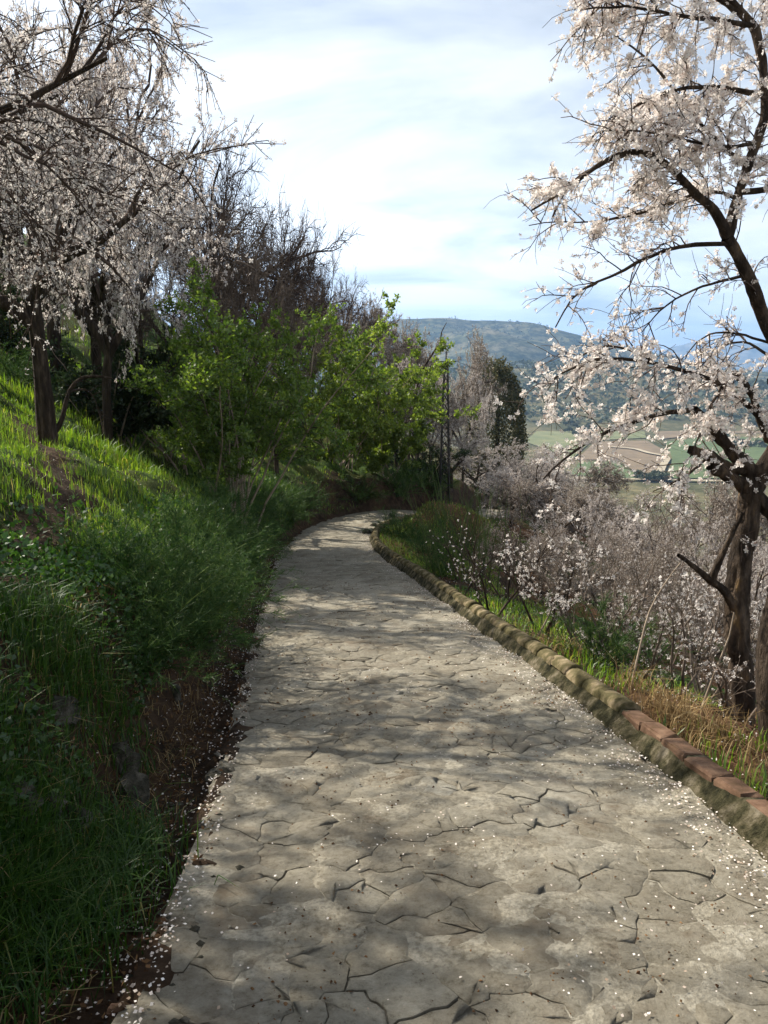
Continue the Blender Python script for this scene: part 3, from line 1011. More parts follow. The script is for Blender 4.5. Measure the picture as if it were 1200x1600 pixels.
HILL = [  # u, v of the top, depth, kind, crown radius (m), label
    (120, 40, 19.0, 'A0', 2.4, 'tall blossoming almond tree behind the dark left trunk'),
    (135, 190, 14.5, 'A1', 2.1, 'blossoming almond tree hanging over the green bushes on the hillside'),
    (60, 120, 20.0, 'A2', 2.4, 'shaded almond tree further up the hill at the left edge'),
    (-20, 250, 19.0, 'A1', 2.0, 'almond tree in deep shade behind the grassy slope at far left'),
    (45, -20, 16.5, 'A2', 2.6, 'tall almond tree close behind the dark left trunk filling the upper left sky'),
    (0, -30, 21, 'B1', 2.4, 'tall dark twiggy tree behind the upper left branches'),
    (150, -20, 18.0, 'A0', 2.6, 'tall narrow almond tree filling the gap below the upper left branches'),
    (215, 330, 17.5, 'B1', 1.9, 'dark leafless tree in the shade between the left almonds'),
    (342, 208, 24.0, 'B0', 1.0, 'grey bare tree standing up against the sky at the top of the hillside'),
    (305, 268, 21.5, 'B1', 1.8, 'dense brownish thicket tree under the bare tree on the ridge'),
    (378, 312, 24.0, 'B0', 1.7, 'rounded leafless tree on the ridge right of the tall bare one'),
    (430, 350, 28.0, 'B0', 1.5, 'grey brown bare tree on the ridge above the taller green bush'),
    (478, 388, 33.0, 'B0', 1.5, 'thin bare tree on the skyline above the second green bush'),
    (525, 425, 35.0, 'B0', 1.3, 'small bare tree with crooked stem on the ridge'),
    (360, 410, 19.0, 'B1', 1.6, 'dark twiggy tree just behind the taller green bush'),
    (425, 420, 23.0, 'B1', 1.6, 'dark brown twiggy tree filling the hillside between the two tall bushes'),
    (485, 440, 32.0, 'P0', 1.6, 'reddish budding almond behind the second green bush'),
    (545, 462, 36.0, 'P1', 1.8, 'pinkish budding almond on the descending ridge'),
    (595, 482, 36.0, 'P0', 1.9, 'pink almond where the ridge meets the far mountain'),
    (640, 512, 38.0, 'P1', 1.8, 'rosy almond tree on the ridge left of the lattice pole'),
    (705, 521, 42.0, 'P0', 1.5, 'round topped bare tree on the ridge behind the lattice pole'),
    (655, 560, 33.0, 'A0', 1.6, 'whitish almond tree behind the bent dead branch'),
    (725, 575, 37.0, 'A1', 1.6, 'pale almond right behind the lattice pole'),
    (765, 600, 42.0, 'A2', 2.2, 'cream blossoming almond left of the round ivy tree'),
    (808, 636, 43.0, 'A1', 2.6, 'cream almond below the round ivy tree'),
    (620, 570, 31.5, 'B1', 1.7, 'shaded twiggy tree left of the lattice pole'),
    (672, 610, 33.5, 'P1', 1.5, 'shaded budding almond at the foot of the lattice pole'),
    (745, 640, 32.0, 'A2', 1.7, 'greyish almond right of the foot of the lattice pole'),
    (800, 680, 30.0, 'A1', 1.7, 'shaded almond below the bend right of the path'),
    (855, 690, 34.0, 'A0', 2.0, 'pale pink almond on the slope below the bend'),
    (900, 715, 38.0, 'P1', 2.2, 'brown pink almond furthest down the slope below the bend'),
    (740, 705, 27.5, 'A0', 1.4, 'low almond in shade just beyond the bend'),
    (840, 735, 26.0, 'P0', 1.5, 'dark budding almond low behind the broom shrub'),
    (655, 690, 31.0, 'B1', 1.2, 'low dark thicket tree at the far side of the bend'),
]
RIGHT = [
    (890, 778, 18.0, 'A2', 1.3, 'pale blossoming almond low on the right slope nearest the path'),
    (960, 768, 21.0, 'A0', 1.7, 'broad white almond crown in the middle of the right slope'),
    (1045, 795, 22.0, 'A1', 1.7, 'white almond crown on the right slope under the hanging branches'),
    (850, 800, 15.0, 'P0', 1.1, 'reddish twiggy almond bush beside the sapling'),
    (945, 835, 12.5, 'P1', 1.2, 'brown budding almond in the dip below the kerb'),
    (1040, 840, 14.5, 'P0', 1.4, 'red brown budding almond behind the leaning trunk'),
    (1110, 780, 18.0, 'P1', 1.7, 'brownish almond on the right slope behind the big trunk'),
    (1180, 810, 15.0, 'A1', 1.6, 'blossoming almond at the right edge behind the dark trunk'),
    (1100, 890, 10.5, 'P0', 1.0, 'twiggy budding almond just below the big trunk'),
    (870, 755, 25.0, 'P1', 1.7, 'shaded brown almond below the bend beyond the right slope'),
    (1230, 760, 21.0, 'A2', 1.9, 'almond crown cut by the right picture edge on the slope'),
    (1140, 740, 28.0, 'P1', 2.2, 'brown almond far down the right slope below the fields'),
    (1010, 770, 27.0, 'P0', 2.0, 'reddish almond crown behind the white crowns of the right slope'),
    (820, 820, 17.0, 'P0', 1.2, 'low dark twiggy almond behind the broom shrub'),
]
KIND = {'A': ALM, 'B': BARE, 'P': PINK}


def fit(meshes, h, rad):
    """scale so that the crown is h high and about rad wide"""
    t, r = DIM[meshes[0].name]
    return (rad / r, rad / r, h / t)


for grp, lst in (('almond and bare trees on the hillside', HILL), ('almond trees on the slope right of the path', RIGHT)):
    for n, (u, v, Y, kd, rad, lab) in enumerate(lst):
        base, h = by_px(u, v, Y, 1.7 if lst is RIGHT else 2.0, 9.5)
        ns, nlat, _, nhw = (q_[0] for q_ in nearest([base[0]], [base[1]]))
        if abs(nlat) < nhw + 0.7 and base[1] > 22:
            ii = int(np.argmin(np.abs(S0 - ns))); want = math.copysign(nhw + 0.9, nlat)
            base[0] = CX[ii] + want * TY[ii]; base[1] = CY[ii] - want * TX[ii]; base[2] = gz1(base[0], base[1]); h = min(h, 3.0)
        if kd[0] in 'BP' and Y > 18 and lst is HILL:
            rad = max(rad, 0.31 * h)
        kk = KIND[kd[0]] if not (kd[0] == 'P' and Y > 22) else PINKF; me = kk[int(kd[1]) % len(kk)]
        place({'A': 'almond_tree', 'P': 'budding_almond_tree', 'B': 'bare_tree'}[kd[0]], me, base - np.array([0, 0, 0.05]), n * 2.4 + 0.7, fit(me, h, rad), lab, 'tree', grp)

rg_ = np.random.default_rng(71)
WHERE = ['beyond the bend', 'below the round ivy tree', 'on the shoulder of the hill', 'low on the far slope', 'down towards the fields']
nfar = 0
for _ in range(2000):
    if nfar >= 60:
        break
    x = rg_.uniform(6, 60); y = rg_.uniform(42, 125)
    if not (0.10 < x / y < 0.30):
        continue
    g = gz1(x, y)
    if g < FLOOR + 8 or (abs(x / y - 0.148) < 0.045 and y < 64):
        continue
    kk, kn = ((ALM, 'almond_tree'), (PINK, 'budding_almond_tree'), (BARE, 'bare_tree'))[int(rg_.integers(0, 3))]
    me = kk[nfar % len(kk)]
    place(kn, me, (x, y, g - 0.05), rg_.uniform(0, 6), fit(me, rg_.uniform(2.6, 4.4), rg_.uniform(1.7, 2.8)), {'almond_tree': 'small pale blossoming almond scattered down the far slope beyond the bend', 'budding_almond_tree': 'small pinkish budding almond scattered down the far slope beyond the bend', 'bare_tree': 'small bare tree scattered down the far slope beyond the bend'}[kn], 'tree', 'distant almond trees on the far slope')
    nfar += 1

# dark left tree with its own trunk seen
T1 = tree_almond(51, H=5.0, fl=4, mat_f='blossom', frad=0.026, petals=4, trunk_r=0.20, trunk_h=0.40, tw=(3, 8, 7, 6), grav=0.14, spread=1.2)
b1 = at(72, 640, 11.0)
b1[2] = gz1(b1[0], b1[1])
t1 = place('almond_tree', T1, b1, 0.6, (0.66, 0.66, 1.0), 'dark trunked almond tree standing on the sunlit grass terrace at left', 'tree', 'almond and bare trees on the hillside')
rg = np.random.default_rng(8)
mb = MB()
for pts, r0, r1 in (([(0.10, 0, 0.25), (0.30, -0.1, 0.35), (0.38, -0.1, 0.75), (0.55, -0.1, 1.0), (0.9, -0.2, 1.05), (1.3, -0.3, 1.0)], 0.055, 0.012),
                    ([(-0.12, -0.1, 0.35), (-0.2, -0.1, 0.6), (-0.17, -0.1, 1.0), (-0.08, -0.05, 1.4)], 0.03, 0.015),
                    ([(0.40, -0.1, 0.8), (0.8, -0.25, 0.9), (1.0, -0.3, 0.55), (1.05, -0.3, 0.2)], 0.02, 0.008)):
    q = resample(pts, 10, 0.012, rg); tubes(mb, q[None], taper(1, 10, r0, r1), 6)
    tubes(mb, grow(rg, q[None], 9, (0.4, 1), (0.4, 1.1), (0.15, 0.5), (0, 0, 0.1), 0.2, 0.05, 5), taper(9, 5, 0.007, 0.003), 3)
link('low_branch', mb.mesh('low_branch', M['bark']), t1)

# near tree whose trunk stands left of the frame
NT = tree_almond(61, H=5.2, fl=4, mat_f='blossom', frad=0.024, petals=4, trunk_r=0.11, tw=(3, 9, 8, 8), spread=1.5, grav=0.16, up=0.12)
bx, by = -5.15, 7.1
place('almond_tree', NT, (bx, by, gz1(bx, by) - 0.1), 1.9, (0.95, 0.95, 1.05), 'near almond tree reaching grey blossoming branches in from the upper left corner', 'tree', 'almond and bare trees on the hillside')
OPEN = tree_almond(44, fl=1, tw=(3, 7, 6, 5), trunk_r=0.12, spread=1.4)
# trees beside the camera, out of frame at left, whose shade dapples the path
for n, (x, y, h, k) in enumerate([(-5.6, 3.6, 4.6, 0), (-6.2, 1.2, 4.6, 1), (-4.6, 5.0, 6.2, 3)]):
    place('almond_tree', (ALM + [OPEN])[k], (x, y, gz1(x, y) - 0.1), 1.3 * n, h / 4.3, ['almond tree left of the frame nearest the foreground path', 'almond tree left of and beside the viewer', 'thinly branched tree left of the frame between viewer and near almond'][n], 'tree', 'almond and bare trees on the hillside')


# ------------------------------------------------------------------ the big almond at right (limbs traced at their own depths)
def hero():
    rg = np.random.default_rng(77)
    root = bpy.data.objects.new('almond_tree', None); COL.objects.link(root)
    base = at(1165, 1120, 6.1); base[2] = gz1(base[0], base[1]) - 0.1
    root.location = base
    tag(root, 'big crooked almond tree in full white blossom arching over the right side', 'tree')

    def L(pts):
        return np.array([at(u, v, Y) for u, v, Y in pts]) - base
    tb = np.array([(0, 0, -0.3)])
    trunk = MB()
    limbs = []     # (polyline, r0, r1, spawn density)
    tr = np.concatenate([tb, L([(1160, 1090, 6.1), (1152, 1010, 6.12), (1152, 950, 6.14), (1158, 880, 6.15), (1168, 820, 6.15), (1172, 770, 6.15)])])
    defs = [
        (L([(1172, 775, 6.15), (1170, 735, 6.15), (1142, 704, 6.1), (1112, 666, 6.05), (1082, 641, 6.0)]), 0.075, 0.035, 0.4),
        (L([(1082, 641, 6.0), (1040, 642, 5.9), (990, 660, 5.8), (937, 680, 5.7), (905, 698, 5.65), (850, 753, 5.6)]), 0.028, 0.006, 1.0),
        (L([(1205, 735, 6.2), (1165, 735, 6.15), (1138, 731, 6.1), (1107, 709, 6.0), (1080, 702, 5.95)]), 0.06, 0.042, 0.15),
        (L([(1215, 812, 6.25), (1190, 785, 6.22), (1160, 757, 6.18), (1130, 739, 6.1), (1110, 728, 6.05)]), 0.072, 0.05, 0.15),
        (L([(1174, 775, 6.15), (1205, 710, 6.2), (1238, 640, 6.25), (1232, 570, 6.25), (1196, 500, 6.2), (1174, 437, 6.15), (1154, 396, 6.1), (1137, 370, 6.05)]), 0.075, 0.045, 0.25),
        (L([(1137, 370, 6.05), (1117, 329, 6.0), (1087, 304, 5.95), (1054, 267, 5.9), (1025, 246, 5.8), (992, 237, 5.75), (965, 243, 5.7), (930, 262, 5.65), (880, 300, 5.6), (830, 330, 5.55)]), 0.042, 0.006, 1.4),
        (L([(1137, 370, 6.05), (1144, 340, 6.1), (1154, 300, 6.12), (1167, 262, 6.15), (1183, 221, 6.15), (1196, 179, 6.2), (1194, 104, 6.2), (1180, 40, 6.2), (1140, 0, 6.2), (1110, -60, 6.2)]), 0.042, 0.026, 1.2),
        (L([(1137, 381, 6.05), (1075, 383, 6.1), (1033, 392, 6.1), (1000, 408, 6.05), (950, 433, 6.0), (908, 442, 5.95), (883, 471, 5.9), (867, 510, 5.9)]), 0.024, 0.005, 1.0),
        (L([(1194, 150, 6.2), (1142, 137, 6.1), (1083, 135, 6.0), (1030, 150, 5.9), (985, 175, 5.85), (940, 215, 5.8)]), 0.025, 0.005, 1.6),
        (L([(1180, 40, 6.2), (1120, 30, 6.0), (1060, 25, 5.9), (1000, 10, 5.8), (940, 10, 5.75), (912, 18, 5.7)]), 0.022, 0.005, 1.5),
        (L([(1150, 20, 6.2), (1090, -30, 6.0), (1020, -60, 5.9), (960, -30, 5.85), (930, 20, 5.85)]), 0.022, 0.005, 1.5),
        (L([(1188, 654, 6.2), (1156, 616, 6.0), (1124, 596, 5.9), (1089, 581, 5.8), (1054, 570, 5.75), (1013, 564, 5.7), (972, 559, 5.65), (937, 558, 5.6), (905, 567, 5.55), (873, 581, 5.5), (850, 605, 5.5)]), 0.030, 0.006, 1.3),
        (L([(1020, 564, 5.7), (972, 541, 5.75), (946, 536, 5.8), (920, 543, 5.85), (897, 564, 5.9), (867, 587, 5.9), (848, 615, 5.9)]), 0.012, 0.004, 1.0),
        (L([(1202, 690, 6.2), (1188, 654, 6.1), (1177, 619, 6.0), (1160, 596, 5.95), (1146, 581, 5.9)]), 0.036, 0.026, 0.2),
        (L([(1200, 535, 6.25), (1160, 520, 6.3), (1120, 515, 6.35), (1085, 535, 6.4), (1070, 560, 6.4)]), 0.014, 0.004, 0.9),
        (L([(1200, 555, 6.25), (1165, 535, 6.35), (1140, 540, 6.4), (1110, 560, 6.45), (1080, 590, 6.5)]), 0.014, 0.004, 0.8),
        (L([(1170, 430, 6.15), (1120, 440, 6.3), (1070, 455, 6.35), (1030, 480, 6.4), (1000, 515, 6.4)]), 0.016, 0.004, 1.0),
        (L([(1110, 710, 6.05), (1080, 742, 6.0), (1055, 755, 5.95), (1020, 770, 5.9)]), 0.016, 0.005, 0.9),
        (L([(1130, 600, 5.9), (1110, 640, 5.8), (1090, 700, 5.75), (1060, 745, 5.7)]), 0.012, 0.004, 1.2),
        (L([(1170, 262, 6.15), (1100, 200, 6.3), (1050, 130, 6.4), (1000, 80, 6.5), (950, 50, 6.5)]), 0.022, 0.005, 1.5),
        (L([(1190, 220, 6.2), (1150, 230, 6.0), (1100, 225, 5.8), (1040, 210, 5.7), (990, 200, 5.6), (950, 205, 5.6)]), 0.018, 0.005, 1.5),
        (L([(1150, 310, 6.1), (1110, 290, 6.3), (1060, 310, 6.4), (1000, 330, 6.45), (940, 345, 6.5), (880, 340, 6.5), (830, 350, 6.5)]), 0.018, 0.004, 1.5),
        # limbs that leave the frame to the right
        (L([(1206, 600, 6.25), (1290, 520, 6.5), (1380, 430, 6.8), (1450, 330, 7.0)]), 0.06, 0.012, 1.2),
        (L([(1196, 160, 6.2), (1280, 80, 6.4), (1350, 0, 6.6), (1400, -90, 6.8)]), 0.035, 0.008, 1.3),
        (L([(1205, 740, 6.2), (1300, 720, 6.5), (1390, 650, 6.8), (1480, 600, 7.0)]), 0.06, 0.012, 1.1),
        (L([(1160, 300, 6.1), (1240, 290, 6.0), (1330, 250, 5.9), (1420, 250, 5.8)]), 0.03, 0.007, 1.2),
        (L([(1110, -60, 6.2), (1060, -130, 6.2), (1000, -190, 6.1), (930, -210, 6.0)]), 0.025, 0.006, 1.2),
        # dead fork low on the trunk
        (L([(1150, 955, 6.12), (1130, 920, 6.05), (1105, 900, 6.0), (1080, 880, 5.95), (1060, 866, 5.9)]), 0.045, 0.016, 0.1),
        (L([(1112, 905, 6.0), (1122, 880, 5.95), (1140, 840, 5.9), (1160, 800, 5.9)]), 0.032, 0.016, 0.1),
    ]
    r = np.array([0.15, 0.105, 0.09, 0.085, 0.08, 0.078, 0.078])
    q = resample(tr, 60, 0.002, rg); rr = np.interp(np.linspace(0, 1, 60), np.linspace(0, 1, 7), r)
    tubes(trunk, q[None], rr[None], 22, 0.55)
    limb_mb = MB()
    P12 = []; dens = []
    for pts, r0, r1, dn in defs:
        r0 *= 0.82; r1 *= 0.9
        q = resample(pts, 14, 0.012, rg)
        ra = taper(1, 14, r0, r1) * (1 + 0.06 * rg.normal(0, 1, (1, 14)))
        if r0 > 0.026:
            q2 = resample(pts, 44, 0.002, rg); tubes(trunk, q2[None], np.interp(np.linspace(0, 1, 44), np.linspace(0, 1, 14), ra[0])[None], 14, 0.45)
        else:
            tubes(limb_mb, q[None], ra, 6)
        ln = np.linalg.norm(np.diff(q, axis=0), axis=1).sum()
        P12.append(q); dens.append(dn * ln)
    link('trunk', trunk.mesh('trunk', M['bark_lichen']), root)
    link('limb', limb_mb.mesh('limb', M['bark']), root)
    tw = MB(); fl = MB()
    allC = []
    for q, dn in zip(P12, dens):
        n = max(1, int(round(dn * 13)))
        A = grow(rg, q[None], n, (0.12, 0.97), (0.5, 1.35), (0.15, 0.48), (-0.04, 0, 0.0), 0.20, 0.13, 6)
        B = grow(rg, A, 5, (0.15, 1.0), (0.4, 1.1), (0.07, 0.26), (0, 0, 0.05), 0.16, 0.08, 4)
        tubes(tw, A, taper(len(A), 6, 0.0052, 0.0024), 4)
        tubes(tw, B, taper(len(B), 4, 0.0028, 0.0016), 3)
        ca = np.repeat(along(rg, A, 4, 0.004, 0.1), 4, 0); cb = np.repeat(along(rg, B, 3, 0.004, 0.1), 4, 0)
        ca = ca + rg.normal(0, 0.017, ca.shape); cb = cb + rg.normal(0, 0.016, cb.shape)
        allC += [ca, cb]
    C = np.concatenate(allC)
    W = C + base
    # flowering comes in tufts; a sparse zone hangs between the two dense storeys
    zrel = W[:, 2]
    dens_z = np.interp(zrel, [-0.5, 0.3, 1.0, 1.6, 1.9, 2.3, 2.7, 3.2, 6], [0.05, 0.15, 0.8, 0.75, 0.25, 0.25, 0.7, 1.0, 1.0])
    tuft = sstep(-0.10, 0.12, fbm(W[:, 0] * 9 + W[:, 1] * 5, W[:, 2] * 9, 91, 2))
    kp = rg.random(len(C)) < dens_z * (0.25 + 0.75 * tuft)
    C = C[kp]
    flowers(fl, rg, C, 0.0205, 5, 0.15, 0.3)
    link('crown', tw.mesh('crown', M['twig']), root)['kind'] = 'stuff'
    link('blossom', fl.mesh('blossom', M['blossom']), root)['kind'] = 'stuff'
    return root


hero()
# second dark trunk cut by the right picture edge
rg = np.random.default_rng(5)
root = bpy.data.objects.new('almond_tree', None); COL.objects.link(root)
bb = at(1215, 1120, 5.2); bb[2] = gz1(bb[0], bb[1]) - 0.1; root.location = bb
tag(root, 'dark trunk cut off by the right edge of the photo beside the big almond', 'tree')
mb = MB()
q = resample(np.array([at(1215, 1150, 5.2), at(1205, 1050, 5.2), at(1205, 970, 5.25), at(1240, 880, 5.3), at(1300, 760, 5.5), at(1380, 600, 5.8)]) - bb, 14, 0.01, rg)
tubes(mb, q[None], taper(1, 14, 0.12, 0.05), 10)
link('trunk', mb.mesh('trunk', M['bark']), root)
mb = MB(); A = grow(rg, q[None], 14, (0.5, 1), (0.4, 1.1), (0.4, 1.2), (0.3, 0, 0.2), 0.15, 0.05, 6); B = grow(rg, A, 7, (0.2, 1), (0.4, 1.1), (0.1, 0.4), (0, 0, 0.1), 0.15, 0.08, 4)
tubes(mb, A, taper(len(A), 6, 0.01, 0.003), 4); tubes(mb, B, taper(len(B), 4, 0.004, 0.002), 3)
link('crown', mb.mesh('crown', M['twig']), root)['kind'] = 'stuff'


# ------------------------------------------------------------------ leafy bushes on the left
def bush(seed, H, W, n_stem, mat, base, label, lean=(0, 0), leaf=(0.05, 0.03), nl=9):
    rg = np.random.default_rng(seed)
    root = bpy.data.objects.new('leafy_bush', None); COL.objects.link(root); root.location = base
    tag(root, label, 'bush', 'green leafy bushes on the bank')
    st = []
    for k in range(n_stem):
        a = rg.uniform(0, 2 * math.pi); el = rg.uniform(0.75, 1.45)
        d = np.array([math.cos(a) * math.cos(el) * W / H * 1.5 + lean[0] * 0.25, math.sin(a) * math.cos(el) * W / H * 1.2 + lean[1] * 0.25, math.sin(el)])
        d = unit(d)
        p = np.array([rg.normal(0, 0.22), rg.normal(0, 0.18), -0.2]); pts = [p.copy()]
        L = H * rg.uniform(0.75, 1.1)
        for j in range(8):
            p = p + d * L / 8; d = unit(d + rg.normal(0, 0.12, 3) + np.array([lean[0] * 0.03, lean[1] * 0.03, -0.03])); pts.append(p.copy())
        st.append(pts)
    st = np.array(st)
    A = grow(rg, st, 9, (0.25, 1.0), (0.4, 1.1), (H * 0.12, H * 0.30), (0, 0, 0.15), 0.16, 0.06, 6)
    B = grow(rg, A, 6, (0.15, 1.0), (0.4, 1.1), (H * 0.04, H * 0.13), (0, 0, 0.1), 0.16, 0.06, 4)
    mb = MB(); tubes(mb, st, taper(n_stem, 9, 0.022, 0.007), 5)
    link('stem', mb.mesh('stem', M['twig_pale']), root)
    mb = MB(); tubes(mb, A, taper(len(A), 6, 0.008, 0.003), 3); tubes(mb, B, taper(len(B), 4, 0.004, 0.002), 3)
    link('crown', mb.mesh('crown', M['twig']), root)['kind'] = 'stuff'
    mb = MB()
    ce = np.concatenate([along(rg, B, nl, 0.025), along(rg, A, 4, 0.03, 0.3)])
    leaves(mb, rg, ce, leaf[0], leaf[1], 0.3)
    link('foliage', mb.mesh('foliage', M[mat]), root)['kind'] = 'stuff'
    return root


b, h = by_px(375, 425, 14.5, 2, 6)
b = np.array([-2.75, 14.3, gz1(-2.75, 14.3)])
bush(1, 4.0, 2.0, 17, 'leaf', b, 'tall leafy green bush with many bare canes at its foot left of the bend', (0.1, 0), (0.068, 0.042), 34)
b = np.array([-3.3, 17.5, gz1(-3.3, 17.5)])
bush(5, 3.0, 1.5, 12, 'leaf', b, 'darker green bush filling the gap between the two tall bushes', (0.2, 0), (0.068, 0.042), 30)
b = np.array([-1.55, 26.4, gz1(-1.55, 26.4)])
bush(2, 4.9, 3.6, 18, 'leaf_yellow', b, 'yellow green leafy bush straight above the bend of the path', (0.0, -0.1), (0.10, 0.065), 32)
b = np.array([0.0, 27.4, gz1(0.0, 27.4)])
bush(3, 2.3, 1.9, 10, 'leaf_yellow', b, 'small sunlit bush whose leafy branch overhangs the far end of the path', (0.3, -0.3), (0.10, 0.065), 32)


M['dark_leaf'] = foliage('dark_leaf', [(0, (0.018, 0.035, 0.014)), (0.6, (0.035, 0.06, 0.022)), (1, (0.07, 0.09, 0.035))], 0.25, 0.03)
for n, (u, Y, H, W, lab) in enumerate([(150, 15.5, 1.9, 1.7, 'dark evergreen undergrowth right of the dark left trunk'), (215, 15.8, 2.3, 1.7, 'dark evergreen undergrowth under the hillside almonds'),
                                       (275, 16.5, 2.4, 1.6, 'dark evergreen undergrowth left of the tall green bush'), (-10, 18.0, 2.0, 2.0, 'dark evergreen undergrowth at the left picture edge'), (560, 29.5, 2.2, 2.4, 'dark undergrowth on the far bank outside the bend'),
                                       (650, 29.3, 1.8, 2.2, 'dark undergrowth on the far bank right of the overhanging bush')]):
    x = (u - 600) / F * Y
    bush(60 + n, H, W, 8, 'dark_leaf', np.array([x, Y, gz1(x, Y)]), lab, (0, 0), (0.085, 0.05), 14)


# ------------------------------------------------------------------ small shrubs right of the path
def sapling(base, H, label, seed, mat='blossom', nfl=2, twig='bark', n=3, name='almond_sapling', frad=0.014, spread=0.6, keep=0.6):
    rg = np.random.default_rng(seed)
    root = bpy.data.objects.new(name, None); COL.objects.link(root); root.location = base
    tag(root, label, 'shrub')
    st = []
    for k in range(n):
        a = k * 2 * math.pi / n + rg.normal(0, 0.4); d = unit(np.array([math.cos(a) * spread, math.sin(a) * spread, 1.0]))
        p = np.array([0, 0, -0.1]); pts = [p.copy()]
        for j in range(7):
            p = p + d * H * rg.uniform(0.8, 1.0) / 7; d = unit(d + rg.normal(0, 0.15, 3) + np.array([0, 0, 0.08])); pts.append(p.copy())
        st.append(pts)
    st = np.array(st)
    A = grow(rg, st, 8, (0.25, 1), (0.4, 1.0), (H * 0.2, H * 0.45), (0, 0, 0.3), 0.14, 0.0, 6)
    B = grow(rg, A, 7, (0.2, 1), (0.4, 1.0), (H * 0.05, H * 0.18), (0, 0, 0.2), 0.14, 0.0, 4)
    mb = MB(); tubes(mb, st, taper(n, 8, 0.018, 0.006), 6); link('stem', mb.mesh('stem', M[twig]), root)
    mb = MB(); tubes(mb, A, taper(len(A), 6, 0.005, 0.002), 3); tubes(mb, B, taper(len(B), 4, 0.0025, 0.0015), 3)
    link('crown', mb.mesh('crown', M[twig]), root)['kind'] = 'stuff'
    if nfl:
        ce = along(rg, B, nfl, 0.008); ce = ce[rg.random(len(ce)) < keep]
        mb = MB(); flowers(mb, rg, ce, frad, 4); link('blossom', mb.mesh('blossom', M[mat]), root)['kind'] = 'stuff'
    return root


def right_base(u, Y):
    X = (u - 600) / F * Y * 1.0
    return np.array([X, Y, gz1(X, Y)])


sapling(at(752, 966, 8.9) * [1, 1, 0] + [0.12, 0, gz1(at(752, 966, 8.9)[0] + 0.12, 8.9)], 1.25, 'dark stemmed almond sapling with tiny white buds standing right against the kerb', 101, nfl=2, keep=0.45)
b = right_base(726, 10.2); sapling(b, 1.0, 'thin leafless sapling behind the one at the kerb', 102, nfl=1, keep=0.3, n=2, spread=0.3)
b = right_base(860, 8.2); sapling(b, 1.15, 'small shrub with a bunch of white blossom between sapling and trunk', 103, nfl=4, keep=0.8, n=3, frad=0.018)
b = right_base(935, 7.8); sapling(b, 1.25, 'brown stemmed shrub on the green patch below the kerb', 104, mat='bud', twig='twig_red', nfl=3, n=4)
b = right_base(1010, 7.2); sapling(b, 1.15, 'reddish twiggy shrub with scattered white flowers left of the big trunk', 105, twig='twig_red', nfl=3, n=4, keep=0.5, frad=0.017)
b = right_base(1080, 6.9); sapling(b, 1.25, 'dense twiggy shrub right in front of the big trunk', 106, twig='twig_red', nfl=3, n=5, keep=0.5, frad=0.016)
b = right_base(1190, 6.0); sapling(b, 1.0, 'tangled shrub at the right edge beneath the big trunk', 107, twig='twig_red', nfl=2, n=5, keep=0.5, frad=0.016)
b = right_base(1130, 8.2); sapling(b, 1.5, 'twiggy blossoming shrub behind the big trunk', 108, twig='twig_red', nfl=4, n=5, keep=0.6, frad=0.018)
b = right_base(985, 9.5); sapling(b, 1.5, 'brown twiggy shrub in the dip further down the slope', 109, mat='bud', twig='twig_red', nfl=3, n=5)
b = right_base(800, 11.5); sapling(b, 1.5, 'grey green twiggy shrub behind the kerb sapling', 110, mat='bud', twig='twig', nfl=2, n=5)

# broom shrub with green upright canes
rg = np.random.default_rng(33)
root = bpy.data.objects.new('broom_shrub', None); COL.objects.link(root); b = right_base(745, 13.0); root.location = b
tag(root, 'broom shrub of upright green canes behind the almond sapling', 'shrub')
mb = MB(); st = []
for k in range(38):
    a = rg.uniform(0, 6.28); d = unit(np.array([math.cos(a) * 0.33, math.sin(a) * 0.33, 1])); p = np.array([rg.normal(0, 0.3), rg.normal(0, 0.25), -0.1]); pts = [p.copy()]
    L = rg.uniform(1.2, 2.1)
    for j in range(5):
        p = p + d * L / 5; d = unit(d + rg.normal(0, 0.07, 3)); pts.append(p.copy())
    st.append(pts)
st = np.array(st); tubes(mb, st, taper(38, 6, 0.010, 0.004), 4)
A = grow(rg, st, 6, (0.3, 1), (0.15, 0.5), (0.2, 0.6), (0, 0, 0.3), 0.08, 0, 4); tubes(mb, A, taper(len(A), 4, 0.005, 0.002), 3)
link('cane', mb.mesh('cane', M['cane_green']), root)['kind'] = 'stuff'

# pale bent sticks
for n, (pts, lab) in enumerate([(([(985, 1062, 5.9), (1010, 960, 6.1), (1040, 905, 6.3), (1062, 880, 6.4)]), 'pale bent bare stem rising beside the kerb left of the big trunk'),
                                (([(1095, 1068, 5.6), (1130, 1020, 5.7), (1145, 980, 5.8), (1148, 955, 5.8)]), 'pale curved stem leaning onto the big trunk'),
                                (([(833, 1010, 7.6), (850, 975, 7.7), (868, 940, 7.8), (880, 920, 7.8)]), 'straight slanting stick behind the kerb below the white shrub')]):
    q0 = np.array([at(*p) for p in pts]); q0[0, 2] = gz1(q0[0, 0], q0[0, 1]) - 0.05
    mb = MB(); tubes(mb, (resample(q0, 10, 0.004) - q0[0])[None], taper(1, 10, 0.010, 0.005), 6)
    tag(link('dead_sapling', mb.mesh('dead_sapling', M['twig_pale']), loc=q0[0]), lab, 'stem')

